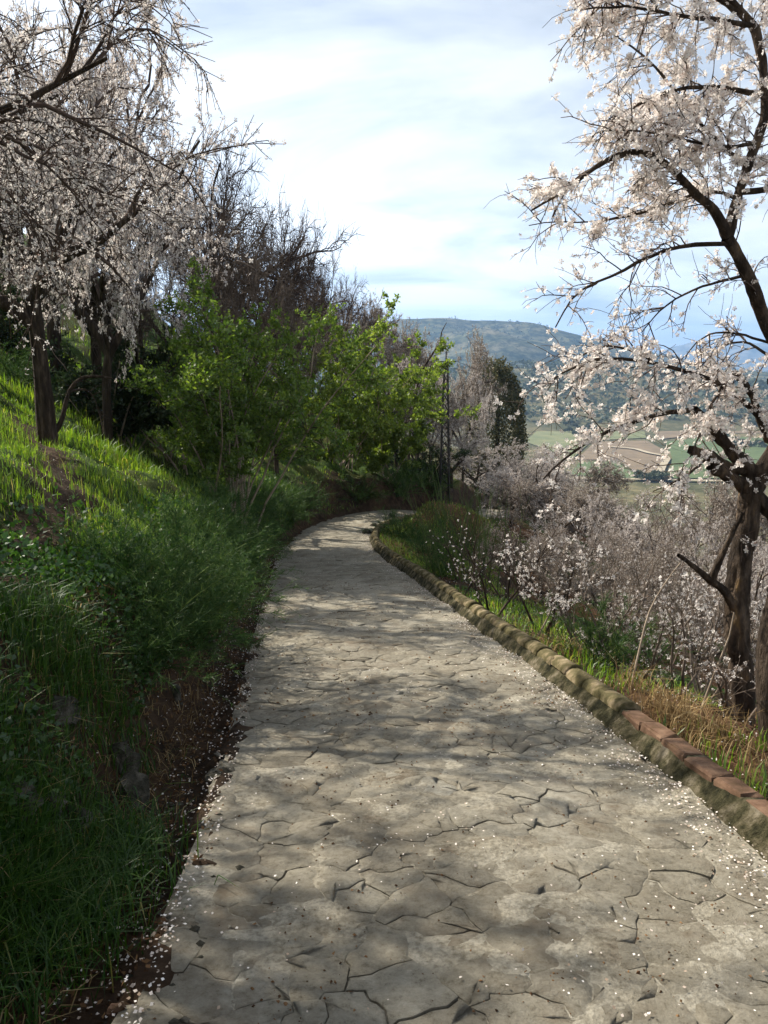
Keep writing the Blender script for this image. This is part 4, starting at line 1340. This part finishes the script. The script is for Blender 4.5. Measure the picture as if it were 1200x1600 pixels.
# bent dead branch on the skyline
q0 = np.array([at(652, 605, 31), at(660, 578, 31), at(680, 549, 31), at(694, 533, 31)])
dead_b = q0[0].copy(); dead_b[2] = gz1(dead_b[0], dead_b[1])
q0 = np.concatenate([[dead_b - [0, 0, 0.2]], q0])
mb = MB(); q = resample(q0, 14, 0.03); tubes(mb, (q - dead_b)[None], taper(1, 14, 0.065, 0.035), 7)
tubes(mb, grow(rng, (q - dead_b)[None], 8, (0.5, 1), (0.5, 1.2), (0.3, 0.9), (0, 0, 0.2), 0.2, 0, 5), taper(8, 5, 0.03, 0.01), 4)
dt = tag(link('dead_tree', None, loc=dead_b), 'bent dead tree stem slanting up against the far mountain', 'tree')
link('trunk', mb.mesh('trunk', M['bark']), dt)

# ------------------------------------------------------------------ lattice pole and wires
px = at(697, 556, 28.6); pg = gz1(px[0], px[1])
pole = tag(link('lattice_pole', None, loc=(px[0], px[1], pg)), 'dark iron lattice power pole among the almonds beyond the bend', 'power pole')
Hp = px[2] - pg
w0, w1 = 0.19, 0.06
for sx, sy in ((-1, -1), (1, -1), (1, 1), (-1, 1)):
    mb = MB(); tubes(mb, np.array([[(sx * w0, sy * w0, -0.3), (sx * w1, sy * w1, Hp * 0.96)]]), np.array([[0.036, 0.03]]), 4)
    link('leg', mb.mesh('leg', M['iron']), pole)
nb = 16
for k in range(nb):
    z0 = Hp * 0.95 * k / nb; z1 = Hp * 0.95 * (k + 1) / nb
    a = w0 + (w1 - w0) * k / nb; b2 = w0 + (w1 - w0) * (k + 1) / nb
    mb = MB()
    for m, (p, q) in enumerate((((-1, -1), (1, -1)), ((1, -1), (1, 1)), ((1, 1), (-1, 1)), ((-1, 1), (-1, -1)))):
        if (k + m) % 2:
            p, q = q, p
        tubes(mb, np.array([[(p[0] * a, p[1] * a, z0), (q[0] * b2, q[1] * b2, z1)]]), np.array([[0.018, 0.018]]), 3)
    link('brace', mb.mesh('brace', M['iron']), pole)
mb = MB(); tubes(mb, np.array([[(0, 0, Hp * 0.9), (0, 0, Hp * 1.03)]]), np.array([[0.03, 0.02]]), 5)
tubes(mb, np.array([[(-0.35, 0, Hp * 0.965), (0.35, 0, Hp * 0.965)]]), np.array([[0.02, 0.02]]), 4)
link('crossarm', mb.mesh('crossarm', M['iron']), pole)
for dx, lab in ((-0.33, 'upper thin power wire running from the lattice pole out over the valley'), (0.33, 'lower thin power wire running from the lattice pole out over the valley')):
    a = np.array([px[0] + dx, px[1], pg + Hp * 0.97]); e = np.array([95.0 + dx, 150.0, -18.0])
    t = np.linspace(0, 1, 30)[:, None]; c = a + (e - a) * t; c[:, 2] -= 6 * (4 * t * (1 - t))[:, 0] * 0.5
    mb = MB(); tubes(mb, (c - a)[None], np.full((1, 30), 0.006), 3)
    tag(link('power_wire', mb.mesh('power_wire', M['iron']), loc=a), lab, 'wire')

# ------------------------------------------------------------------ round ivy-clad tree
top = at(779, 552, 66.0)
bz = gz1(top[0], top[1]); Hi = top[2] - bz
rt = tag(link('ivy_tree', None, loc=(top[0], top[1], bz)), 'dark rounded ivy covered tree standing out in front of the valley', 'tree')
rg = np.random.default_rng(19)
mb = MB(); tubes(mb, resample([(0, 0, -0.5), (0.1, 0, Hi * 0.5), (0, 0, Hi * 0.9)], 6, 0.05)[None], taper(1, 6, 0.35, 0.1), 8)
link('trunk', mb.mesh('trunk', M['bark']), rt)
n = 22000
d = unit(rg.normal(0, 1, (n, 3))); rr = rg.uniform(0.55, 1, (n, 1)) ** 0.5
rr *= 1 + 0.35 * fbm(d[:, 0] * 2.5 + d[:, 2] * 2, d[:, 1] * 2.5 + d[:, 2], 3, 3)[:, None]
C = d * rr * np.array([2.2, 2.1, max(2.6, Hi * 0.48)]) + np.array([0, 0, Hi - max(2.6, Hi * 0.48) - 0.1])
C = C[C[:, 2] > 0]
wid = 1.0 + 0.12 * (Hi - C[:, 2:3]) / 2
C[:, :2] *= np.clip(wid, 0.9, 1.25)
mb = MB(); leaves(mb, rg, C, 0.20, 0.15, 0.0, d[:len(C)] * 0.8)
link('foliage', mb.mesh('foliage', M['ivy']), rt)['kind'] = 'stuff'

# ------------------------------------------------------------------ grass, fennel, weeds, litter, petals
def blades(mb, rg, P, h, w, lean=0.5):
    N = len(P)
    a = rg.uniform(0, 2 * math.pi, N)
    d = np.stack([np.cos(a), np.sin(a), np.zeros(N)], 1); sd_ = np.stack([-np.sin(a), np.cos(a), np.zeros(N)], 1)
    H = (h * rg.uniform(0.5, 1.25, N))[:, None]; ln = (rg.uniform(0.1, 1.0, N) * lean)[:, None]
    W = (w * rg.uniform(0.7, 1.3, N))[:, None]
    up = np.array([0, 0, 1.0])
    p1 = P + up * H * 0.55 + d * H * ln * 0.25; p2 = P + up * H * (1.0 - 0.35 * ln) + d * H * ln * 0.85
    v = np.stack([P - sd_ * W / 2, P + sd_ * W / 2, p1 + sd_ * W * 0.4, p1 - sd_ * W * 0.4, p2], 1)
    i = np.arange(N)[:, None] * 5
    mb.addm(v.reshape(-1, 3), (i + np.array([[0, 1, 2, 3]])), (i + np.array([[3, 2, 4]])))


def scatter(rg, n, smin, smax, cfun, pw=1.0):
    s = S_CAM + smin + rg.random(n) ** pw * (smax - smin)
    c = cfun(s, n)
    p = pathpt(s, c)
    p[:, 2] = gz(p[:, 0], p[:, 1])
    return p, s, c


rg = np.random.default_rng(404)
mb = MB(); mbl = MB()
# left bank and terrace
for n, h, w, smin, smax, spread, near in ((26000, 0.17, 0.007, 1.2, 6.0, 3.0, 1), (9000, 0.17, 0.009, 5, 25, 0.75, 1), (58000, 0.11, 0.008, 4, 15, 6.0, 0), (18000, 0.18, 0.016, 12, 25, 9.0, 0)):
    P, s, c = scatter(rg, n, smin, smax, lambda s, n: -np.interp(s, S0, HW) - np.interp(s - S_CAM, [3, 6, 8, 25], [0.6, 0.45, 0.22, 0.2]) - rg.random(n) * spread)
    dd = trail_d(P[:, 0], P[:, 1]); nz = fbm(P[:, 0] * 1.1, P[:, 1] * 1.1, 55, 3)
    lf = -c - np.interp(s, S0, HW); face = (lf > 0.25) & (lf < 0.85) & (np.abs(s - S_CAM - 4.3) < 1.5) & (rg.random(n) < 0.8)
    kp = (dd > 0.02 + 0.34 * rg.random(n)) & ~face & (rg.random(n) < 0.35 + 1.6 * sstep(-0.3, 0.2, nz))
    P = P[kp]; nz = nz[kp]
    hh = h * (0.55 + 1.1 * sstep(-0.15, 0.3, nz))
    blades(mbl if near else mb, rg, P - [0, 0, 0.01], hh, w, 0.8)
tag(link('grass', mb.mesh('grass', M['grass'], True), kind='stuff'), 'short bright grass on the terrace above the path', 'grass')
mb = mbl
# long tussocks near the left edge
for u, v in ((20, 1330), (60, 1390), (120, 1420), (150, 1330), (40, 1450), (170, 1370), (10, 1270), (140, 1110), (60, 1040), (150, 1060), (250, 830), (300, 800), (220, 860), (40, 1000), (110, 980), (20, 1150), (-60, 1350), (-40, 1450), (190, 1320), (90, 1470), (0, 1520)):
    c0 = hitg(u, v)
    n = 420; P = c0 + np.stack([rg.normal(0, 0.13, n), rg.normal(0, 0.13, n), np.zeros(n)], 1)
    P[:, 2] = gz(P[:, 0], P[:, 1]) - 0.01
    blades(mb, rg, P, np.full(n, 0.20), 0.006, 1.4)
# right verge
P, s, c = scatter(rg, 9000, 3, 24, lambda s, n: np.interp(s, S0, HW) + KW + 0.06 + rg.random(n) ** 1.3 * 2.4)
nz = fbm(P[:, 0] * 0.8, P[:, 1] * 0.8, 66, 3) + 0.12 * sstep(5, 11, s - S_CAM)
kp = nz > -0.02
mbv = MB()
blades(mbv, rg, P[kp] - [0, 0, 0.01], np.full(kp.sum(), 0.15), 0.010, 0.8)
P, s, c = scatter(rg, 3600, S_BEND - S_CAM - 5, S_BEND - S_CAM + 4, lambda s, n: np.interp(s, S0, HW) + KW + 0.1 + rg.random(n) * 3.0)
blades(mbv, rg, P - [0, 0, 0.01], np.full(len(P), 0.13), 0.016, 1.0)
tag(link('verge_grass', mbv.mesh('verge_grass', M['grass'], True), kind='stuff'), 'bright green grass on the verge right of the kerb', 'grass')
tag(link('shade_toned_long_grass', mb.mesh('shade_toned_long_grass', M['shade_toned_long_grass'], True), kind='stuff'), 'long grass on the left bank with its green darkened for shade', 'grass')

mb = MB()
P, s, c = scatter(rg, 3600, 2.2, 9, lambda s, n: np.interp(s, S0, HW) + KW + 0.05 + rg.random(n) ** 1.4 * 1.3)
kp = fbm(P[:, 0] * 1.6, P[:, 1] * 1.6, 88, 3) > 0.10
blades(mb, rg, P[kp], np.full(kp.sum(), 0.17), 0.006, 1.6)
for u, v in ((1040, 1140), (1060, 1125), (1020, 1110), (1085, 1150), (985, 1075), (1110, 1160)):
    c0 = hitg(u, v); n = 90; P = c0 + np.stack([rg.normal(0, 0.07, n), rg.normal(0, 0.07, n), np.zeros(n)], 1); P[:, 2] = gz(P[:, 0], P[:, 1])
    blades(mb, rg, P, np.full(n, 0.26), 0.006, 1.3)
P, s, c = scatter(rg, 1800, S_BEND - S_CAM - 9, S_BEND - S_CAM + 3, lambda s, n: np.interp(s, S0, HW) + KW + 0.05 + rg.random(n) ** 1.3 * 2.2)
blades(mb, rg, P, np.full(len(P), 0.14), 0.014, 1.6)
P, s, c = scatter(rg, 1500, 1.5, 22, lambda s, n: -np.interp(s, S0, HW) - 0.1 - rg.random(n) * 0.6)
blades(mb, rg, P, np.full(len(P), 0.09), 0.005, 2.0)
P, s, c = scatter(rg, 2600, 2.0, 9, lambda s, n: -np.interp(s, S0, HW) - 0.22 - rg.random(n) * 0.65)
blades(mb, rg, P, np.full(len(P), 0.10), 0.004, 2.4)
tag(link('dry_grass', mb.mesh('dry_grass', M['straw']), kind='stuff'), 'dry straw coloured grass tufts beside the brick kerb', 'dry grass')

mb = MB()
P, s, c = scatter(rg, 9000, 1.5, 20, lambda s, n: np.interp(s, S0, HW) + KW + 0.03 + rg.random(n) ** 1.2 * 3.0)
leaves(mb, rg, P + [0, 0, 0.012], 0.035, 0.02, -0.1)
P, s, c = scatter(rg, 6000, 1.2, 22, lambda s, n: -np.interp(s, S0, HW) + 0.06 - rg.random(n) * 0.75, 1.4)
leaves(mb, rg, P + [0, 0, 0.008], 0.028, 0.014, 0.0)
P, s, c = scatter(rg, 5000, 1.5, 12, lambda s, n: -np.interp(s, S0, HW) - 0.1 - rg.random(n) * 0.8, 1.2)
leaves(mb, rg, P + [0, 0, 0.01], 0.03, 0.012, 0.2)
tag(link('leaf_litter', mb.mesh('leaf_litter', M['litter']), kind='stuff'), 'brown dead leaves and crumbs of earth along both path edges', 'leaf litter')

# broad-leaved weeds on the bank
mb = MB()
for n, smin, smax, ln in ((14000, 1.2, 5.6, 0.034), (10000, 5, 22, 0.05)):
    P, s, c = scatter(rg, n, smin, smax, lambda s, n: -np.interp(s, S0, HW) - np.interp(s - S_CAM, [3, 6, 8, 25], [0.55, 0.42, 0.22, 0.2]) - rg.random(n) ** 1.5 * np.interp(s - S_CAM, [4, 8], [2.4, 1.1]))
    nz = fbm(P[:, 0] * 1.3, P[:, 1] * 1.3, 99, 3); kp = nz > 0.0
    P = P[kp]; P[:, 2] += rg.random(len(P)) * 0.22 * sstep(0, 0.25, nz[kp])
    leaves(mb, rg, P, ln, ln * 0.75, 0.5)
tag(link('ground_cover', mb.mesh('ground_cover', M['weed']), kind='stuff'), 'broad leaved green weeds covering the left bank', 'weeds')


def fennel_mesh(seed):
    rg = np.random.default_rng(seed)
    mb = MB()
    n = 46
    a = rg.uniform(0, 6.28, n); el = rg.uniform(0.35, 1.4, n)
    d = np.stack([np.cos(a) * np.cos(el), np.sin(a) * np.cos(el), np.sin(el)], 1)
    p = np.stack([rg.normal(0, 0.05, n), rg.normal(0, 0.05, n), np.full(n, -0.05)], 1)
    L = rg.uniform(0.35, 0.62, (n, 1)); pts = [p]
    for j in range(5):
        p = p + d * L / 5; d = unit(d + rg.normal(0, 0.08, (n, 3)) + np.array([0, 0, -0.13])); pts.append(p)
    st = np.stack(pts, 1)
    tubes(mb, st, taper(n, 6, 0.0045, 0.0015), 3)
    A = grow(rg, st, 12, (0.25, 1), (0.4, 1.0), (0.05, 0.14), (0, 0, 0.2), 0.1, 0.05, 4)
    tubes(mb, A, taper(len(A), 4, 0.0016, 0.0008), 3)
    B = grow(rg, A, 8, (0.1, 1), (0.5, 1.3), (0.015, 0.045), (0, 0, 0.15), 0.1, 0.1, 2)
    N = len(B); s_ = unit(np.cross(B[:, 1] - B[:, 0], rg.normal(0, 1, (N, 3)))) * 0.0016
    v = np.stack([B[:, 0] - s_, B[:, 0] + s_, B[:, 1] + s_ * 0.4, B[:, 1] - s_ * 0.4], 1)
    mb.add(v.reshape(-1, 3), np.arange(N * 4).reshape(N, 4))
    return mb.mesh('frond', M['fennel'])


FM = [fennel_mesh(s) for s in (1, 2, 3)]
FEN = [((330, 940), 1.2, 'feathery fennel hanging low over the bank face beside the path'), ((285, 900), 1.2, 'feathery fennel in the middle of the bank above the rocks'),
       ((370, 880), 1.2, 'fennel clump spilling towards the shaded path edge'), ((300, 850), 1.3, 'bluish fennel clump on the crest of the bank'),
       ((360, 820), 1.35, 'bushy fennel clump on the bank under the tall green bush'), ((335, 790), 1.1, 'sunlit topped fennel clump on the bank crest near the terrace'),
       ((395, 800), 1.35, 'fennel clump tumbling down the bank halfway to the bend'), ((365, 755), 1.3, 'fennel clump at the foot of the tall green bush'),
       ((140, 650), 1.8, 'grey green fennel mound beside the dark left trunk'), ((105, 640), 1.5, 'small fennel mound tucked against the dark left trunk'),
       ((280, 640), 1.3, 'fennel mound at the back of the sunny terrace'), ((430, 780), 1.5, 'dark fennel clump on the shaded bank near the bend'),
       ((230, 975), 1.1, 'fennel clump in shade above the bare earth of the bank'), ((300, 1000), 1.0, 'low fennel sprig beside the pale bank rocks'),
       ((30, 560), 2.0, 'shaded fennel mound at the left edge up the slope'), ((20, 600), 1.8, 'lower shaded fennel mound at the left edge'),
       ((640, 850), 1.5, 'bright green fennel clump beyond the kerb near the bend'), ((670, 868), 1.5, 'second green fennel clump beyond the kerb'),
       ((690, 900), 1.2, 'green fennel clump in the verge left of the sapling'), ((620, 838), 1.6, 'small green fennel on the mound at the end of the kerb'),
       ((930, 1040), 1.2, 'green fennel patch under the brown shrub below the kerb'), ((1000, 1040), 1.1, 'green fennel patch left of the dry grass'),
       ((480, 790), 1.6, 'dark green fennel by the bank foot just before the bend'), ((560, 780), 2.0, 'dark fennel under the yellow green bush at the bend'),
       ((620, 770), 2.2, 'dark green undergrowth clump on the far bank of the bend'), ((670, 770), 2.2, 'dark green undergrowth clump below the lattice pole'),
       ((190, 900), 1.1, 'green fennel among the grass on top of the bank'), ((245, 930), 1.15, 'fennel plume leaning over the earth bank'),
       ((250, 1015), 1.1, 'dark fennel hanging over the earth face in the deepest shade'), ((300, 965), 1.25, 'thick dark fennel bulging from the middle of the bank'),
       ((345, 915), 1.25, 'dark fennel brushing the shaded path edge'), ((372, 870), 1.3, 'dense dark fennel on the narrow bank foot'),
       ((385, 835), 1.4, 'dark fennel above the red earth on the way to the bend'), ((215, 1040), 1.0, 'dark low fennel tuft above the bare earth near the viewer'),
       ((330, 870), 1.3, 'rounded fennel plume in the middle of the fennel bank'),
       ((425, 805), 1.5, 'fennel clump hiding the foot of the tall green bush'), ((455, 790), 1.6, 'dark fennel clump on the outside of the last curve'),
       ((410, 845), 1.2, 'low fennel clump above the red earth edge'), ((450, 815), 1.3, 'low green clump at the shaded bank foot')]
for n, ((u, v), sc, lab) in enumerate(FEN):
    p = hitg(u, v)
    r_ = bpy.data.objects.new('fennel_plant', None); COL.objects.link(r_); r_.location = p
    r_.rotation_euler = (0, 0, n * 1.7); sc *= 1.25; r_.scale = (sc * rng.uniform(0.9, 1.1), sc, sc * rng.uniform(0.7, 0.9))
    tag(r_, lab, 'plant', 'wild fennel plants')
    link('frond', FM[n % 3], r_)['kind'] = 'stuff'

# fallen petals
mb = MB()


def petals(P, size):
    N = len(P)
    nrm = unit(rg.normal(0, 0.35, (N, 3)) + np.array([0, 0, 1.0])); a = unit(np.cross(nrm, rg.normal(0, 1, (N, 3)))); b_ = np.cross(nrm, a)
    r = size * rg.uniform(0.6, 1.2, (N, 1))
    v = np.stack([P - a * r * 0.5, P - b_ * r * 0.42 + a * r * 0.1, P + a * r * 0.5, P + b_ * r * 0.42 + a * r * 0.1], 1)
    mb.add(v.reshape(-1, 3), np.arange(N * 4).reshape(N, 4))


def on_path(n, smin, smax, cfun, pw):
    s = S_CAM + smin + rg.random(n) ** pw * (smax - smin); c = cfun(s, n); p = pathpt(s, c); p[:, 2] += 0.016
    return p, s, c


hwf = lambda s: np.interp(s, S0, HW)
P, s, c = on_path(4600, 1.3, 22, lambda s, n: (rg.random(n) * 2 - 1) * hwf(s), 1.5)
kp = rg.random(len(P)) < 0.25 + 1.2 * sstep(-0.1, 0.25, fbm(P[:, 0] * 2.5, P[:, 1] * 2.5, 123, 3))
kp &= fbm(P[:, 0] * 7, P[:, 1] * 7, 131, 2) > -0.12
petals(P[kp], 0.0115)
P, s, c = on_path(4600, 2.0, 20, lambda s, n: hwf(s) - 0.02 - np.abs(rg.normal(0, 0.13, n)), 1.2)
kp = rg.random(len(P)) < 0.3 + 1.2 * sstep(-0.1, 0.25, fbm(P[:, 0] * 2.5, P[:, 1] * 2.5, 124, 3))
petals(P[kp], 0.013)
P, s, c = scatter(rg, 5200, 1.2, 18, lambda s, n: -hwf(s) + 0.1 - np.abs(rg.normal(0, 0.28, n)), 1.4)
P[:, 2] = np.where(c > -hwf(s), pathpt(s, c)[:, 2] + 0.016, P[:, 2] + 0.012)
petals(P, 0.014)
P, s, c = scatter(rg, 2500, 2, 14, lambda s, n: np.where(rg.random(n) < 0.6, hwf(s) + KW + rg.random(n) * 2.0, -hwf(s) - 0.6 - rg.random(n) * 2.5))
petals(P + [0, 0, 0.03], 0.015)
tag(link('petals', mb.mesh('petals', M['petal']), kind='stuff'), 'white almond petals strewn over path and edges', 'petals')

# ------------------------------------------------------------------ valley: fields, road, track, olives, woods, mountains
def flat(name, pix, z, mat, kind='structure'):
    pts = np.array([at_z(u, v, z) for u, v in pix])
    mb_ = bpy.data.meshes.new(name); mb_.from_pydata([tuple(p) for p in pts], [], [tuple(range(len(pts)))]); mb_.materials.append(mat)
    o = link(name, mb_, kind=kind)
    return o


fgreen = solid('field_green', [(0.3, (0.05, 0.075, 0.028)), (0.7, (0.095, 0.125, 0.05))], 0.12, 9)
fbrown = solid('field_brown', [(0.3, (0.11, 0.085, 0.055)), (0.7, (0.19, 0.14, 0.09))], 0.09, 9)
folive = solid('field_olive', [(0.3, (0.09, 0.11, 0.05)), (0.7, (0.17, 0.17, 0.085))], 0.06, 6)
fpale = solid('track_pale', [(0.3, (0.26, 0.22, 0.16)), (0.7, (0.36, 0.31, 0.23))], 0.1, 4)
zf = FLOOR + 0.35
flat('field', [(890, 742), (905, 722), (960, 720), (1000, 745), (985, 748)], zf, fgreen)
flat('field', [(900, 718), (930, 690), (1010, 688), (1032, 700), (1040, 745), (1004, 745), (965, 718)], zf + 0.1, fbrown)
flat('field', [(1046, 747), (1050, 715), (1040, 690), (1120, 680), (1300, 690), (1300, 748)], zf + 0.2, fgreen)
flat('field', [(820, 690), (860, 655), (1000, 652), (1010, 684), (925, 688), (895, 716)], zf + 0.3, folive)
flat('field', [(1010, 660), (1020, 640), (1300, 640), (1300, 676), (1120, 677), (1030, 686)], zf + 0.4, fbrown)
flat('field', [(860, 650), (880, 630), (1010, 628), (1005, 650)], zf + 0.5, fgreen)


def ribbon(name, pix, w, z, mat):
    c = resample([at_z(u, v, z) for u, v in pix], 40)
    t = unit(np.gradient(c, axis=0)); sd_ = np.stack([t[:, 1], -t[:, 0], 0 * t[:, 0]], 1)
    mb = MB(); V = np.stack([c - sd_ * w / 2, c + sd_ * w / 2], 1).reshape(-1, 3); i = np.arange(39) * 2
    mb.add(V, np.stack([i, i + 1, i + 3, i + 2], 1)); return link(name, mb.mesh(name, mat), kind='structure')


ribbon('road', [(880, 747), (945, 747), (1040, 749), (1200, 752), (1300, 755)], 5.0, zf + 0.9, fpale)
ribbon('dirt_track', [(1042, 750), (1031, 738), (1036, 726), (1043, 716), (1036, 710), (1020, 709), (990, 700), (950, 697)], 4.5, zf + 1.0, fpale)


def canopy(rg, R, H, n, leaf):
    d = unit(rg.normal(0, 1, (n, 3))); d[:, 2] = np.abs(d[:, 2]) * 0.9 - 0.15
    rr = rg.uniform(0.7, 1.0, (n, 1)) * (1 + 0.5 * fbm(d[:, 0] * 2, d[:, 1] * 2 + d[:, 2], 7, 2)[:, None])
    C = d * rr * np.array([R, R, H * 0.6]) + np.array([0, 0, H * 0.42])
    mb = MB(); leaves(mb, rg, C, leaf, leaf * 0.8, 0.0, d * 0.7)
    return mb


rg = np.random.default_rng(900)
OM = []
for k in range(3):
    mb = MB(); tubes(mb, np.array([[(0, 0, -0.5), (0.1, 0, 1.2), (0.0, 0.1, 2.2)]]), np.array([[0.3, 0.22, 0.15]]), 6)
    OM.append((mb.mesh('trunk', M['bark']), canopy(rg, 2.6, 4.6, 420, 0.75).mesh('foliage', M['olive'])))
no = 0
for _ in range(4000):
    if no >= 190:
        break
    u = rg.uniform(815, 1290); v = rg.uniform(612, 700)
    p = at_z(u, v, FLOOR)
    if vnoise(p[0] / 70, p[1] / 110, 5) < -0.02 or (930 < u < 1110 and v > 640):
        continue
    g = gz1(p[0], p[1])
    if g > FLOOR + 4:
        continue
    place('olive_tree', OM[no % 3], (p[0], p[1], g), rg.uniform(0, 6), rg.uniform(0.8, 1.5), 'small grey green olive tree dotted over the valley floor', 'tree', 'olive trees on the valley floor', ('trunk', 'foliage'))
    no += 1
for n in range(9):   # dark clump by the white road
    p = at_z(1000 + n * 5 + rg.normal(0, 1.5), 752 + rg.normal(0, 2), FLOOR)
    place('roadside_tree', OM[n % 3], (p[0], p[1], gz1(p[0], p[1])), n, rg.uniform(0.9, 1.3), 'dark bushy tree in the clump beside the pale valley road', 'tree', 'dark trees by the valley road', ('trunk', 'foliage'))

# woods on the rise (beyond counting)
mb = MB()
n = 2600
X = rg.uniform(-150, 900, n); Y = rg.uniform(850, 1650, n)
kp = (vnoise(X / 120, Y / 120, 8) > -0.16); X, Y = X[kp], Y[kp]
Z = gz(X, Y)
sphere = unit(rg.normal(0, 1, (60, 3)))
for x, y, z in zip(X, Y, Z):
    R = rg.uniform(3, 7)
    m = 16
    d = sphere[rg.integers(0, 60, m)]
    leaves(mb, rg, d * R * np.array([1, 1, 0.75]) + [x, y, z + R * 0.6], R * 0.9, R * 0.8, 0.0, d)
tag(link('woodland', mb.mesh('woodland', M['olive']), kind='stuff'), 'dark wooded rise across the valley below the mountain', 'woods')


def mountain(name, ridge, Yr, front, back, mat, seed, amp):
    us = np.linspace(ridge[0][0], ridge[-1][0], 260)
    vs = np.interp(us, [r[0] for r in ridge], [r[1] for r in ridge])
    X = (us - 600) / F * Yr
    d = np.array([ray(u, v) for u, v in zip(us, vs)])
    Zr = CAM[2] + d[:, 2] / d[:, 1] * Yr
    ts = np.concatenate([np.linspace(0, 1, 70), np.linspace(1, 2, 16)[1:]])
    V = []
    for t in ts:
        y = Yr - front * (1 - t) if t <= 1 else Yr + back * (t - 1)
        f = t ** 1.15 if t <= 1 else 1 - (t - 1) ** 1.2
        yy = np.full_like(X, y)
        nse = fbm(X / amp[1], yy / amp[1], seed, 6, 0.55)
        z = (FLOOR - 4) + (Zr - FLOOR + 4) * f + amp[0] * nse * np.sin(min(t, 2 - t) * math.pi / 2 * 1.0) * (1 - 0.80 * math.exp(-((t - 1) / 0.08) ** 2))
        V.append(np.stack([X, yy, z], 1))
    V = np.array(V); a, b_ = V.shape[:2]; idx = np.arange(a * b_).reshape(a, b_)
    mb = MB(); mb.add(V.reshape(-1, 3), np.stack([idx[:-1, :-1], idx[:-1, 1:], idx[1:, 1:], idx[1:, :-1]], -1).reshape(-1, 4))
    return link(name, mb.mesh(name, mat), kind='structure'), V


m1 = mountain_mat('mountain_scrub', [(0.34, (0.045, 0.06, 0.03)), (0.5, (0.10, 0.10, 0.055)), (0.66, (0.22, 0.19, 0.125))], 0.006, 0.035)
m2 = mountain_mat('mountain_rock', [(0.34, (0.09, 0.09, 0.07)), (0.5, (0.16, 0.15, 0.12)), (0.66, (0.26, 0.24, 0.20))], 0.0022, 0.012)
o, V1 = mountain('mountain', [(-900, 470), (-200, 500), (300, 512), (560, 507), (640, 500), (700, 497), (770, 499), (820, 504), (860, 514), (900, 524), (940, 534), (1000, 549), (1060, 566), (1140, 590), (1400, 606)], 2700, 1000, 1200, m1, 5, (70, 320))
mountain('mountain', [(600, 590), (900, 580), (990, 560), (1030, 546), (1070, 534), (1105, 528), (1140, 533), (1180, 538), (1220, 528), (1290, 512), (1500, 540), (1900, 560)], 7500, 2200, 2500, m2, 15, (160, 900))
mb = MB()
sel = V1[8:72].reshape(-1, 3); sel = sel[rg.integers(0, len(sel), 5200)] + rg.normal(0, 9, (5200, 3)) * [1, 1, 0]
for q in sel[vnoise(sel[:, 0] / 160, sel[:, 1] / 160, 4) > -0.14]:
    R = rg.uniform(2.5, 6.0); d = sphere[rg.integers(0, 60, 7)]
    leaves(mb, rg, d * R * 0.6 + q + [0, 0, R * 0.3], R, R * 0.9, 0.0, d)
tag(link('mountain_scrub', mb.mesh('mountain_scrub', M['olive']), kind='stuff'), 'scattered scrub trees over the near mountain', 'scrub')

# ------------------------------------------------------------------ haze
x0, x1, y0, y1, z0, z1 = -7600.0, 9600.0, -800.0, 12600.0, -75.0, 620.0
hv = [(x, y, z) for z in (z0, z1) for y in (y0, y1) for x in (x0, x1)]
hf = [(0, 2, 3, 1), (4, 5, 7, 6), (0, 1, 5, 4), (2, 6, 7, 3), (0, 4, 6, 2), (1, 3, 7, 5)]
hm = bpy.data.meshes.new('haze'); hm.from_pydata(hv, [], hf)
m, nt, out = new_mat('haze')
pv = nt.nodes.new('ShaderNodeVolumePrincipled')
pv.inputs['Color'].default_value = (0.34, 0.58, 1.0, 1)
pv.inputs['Density'].default_value = 0.00014
pv.inputs['Anisotropy'].default_value = 0.2
nt.links.new(pv.outputs[0], out.inputs['Volume'])
hm.materials.append(m)
haze = link('haze', hm, kind='stuff')
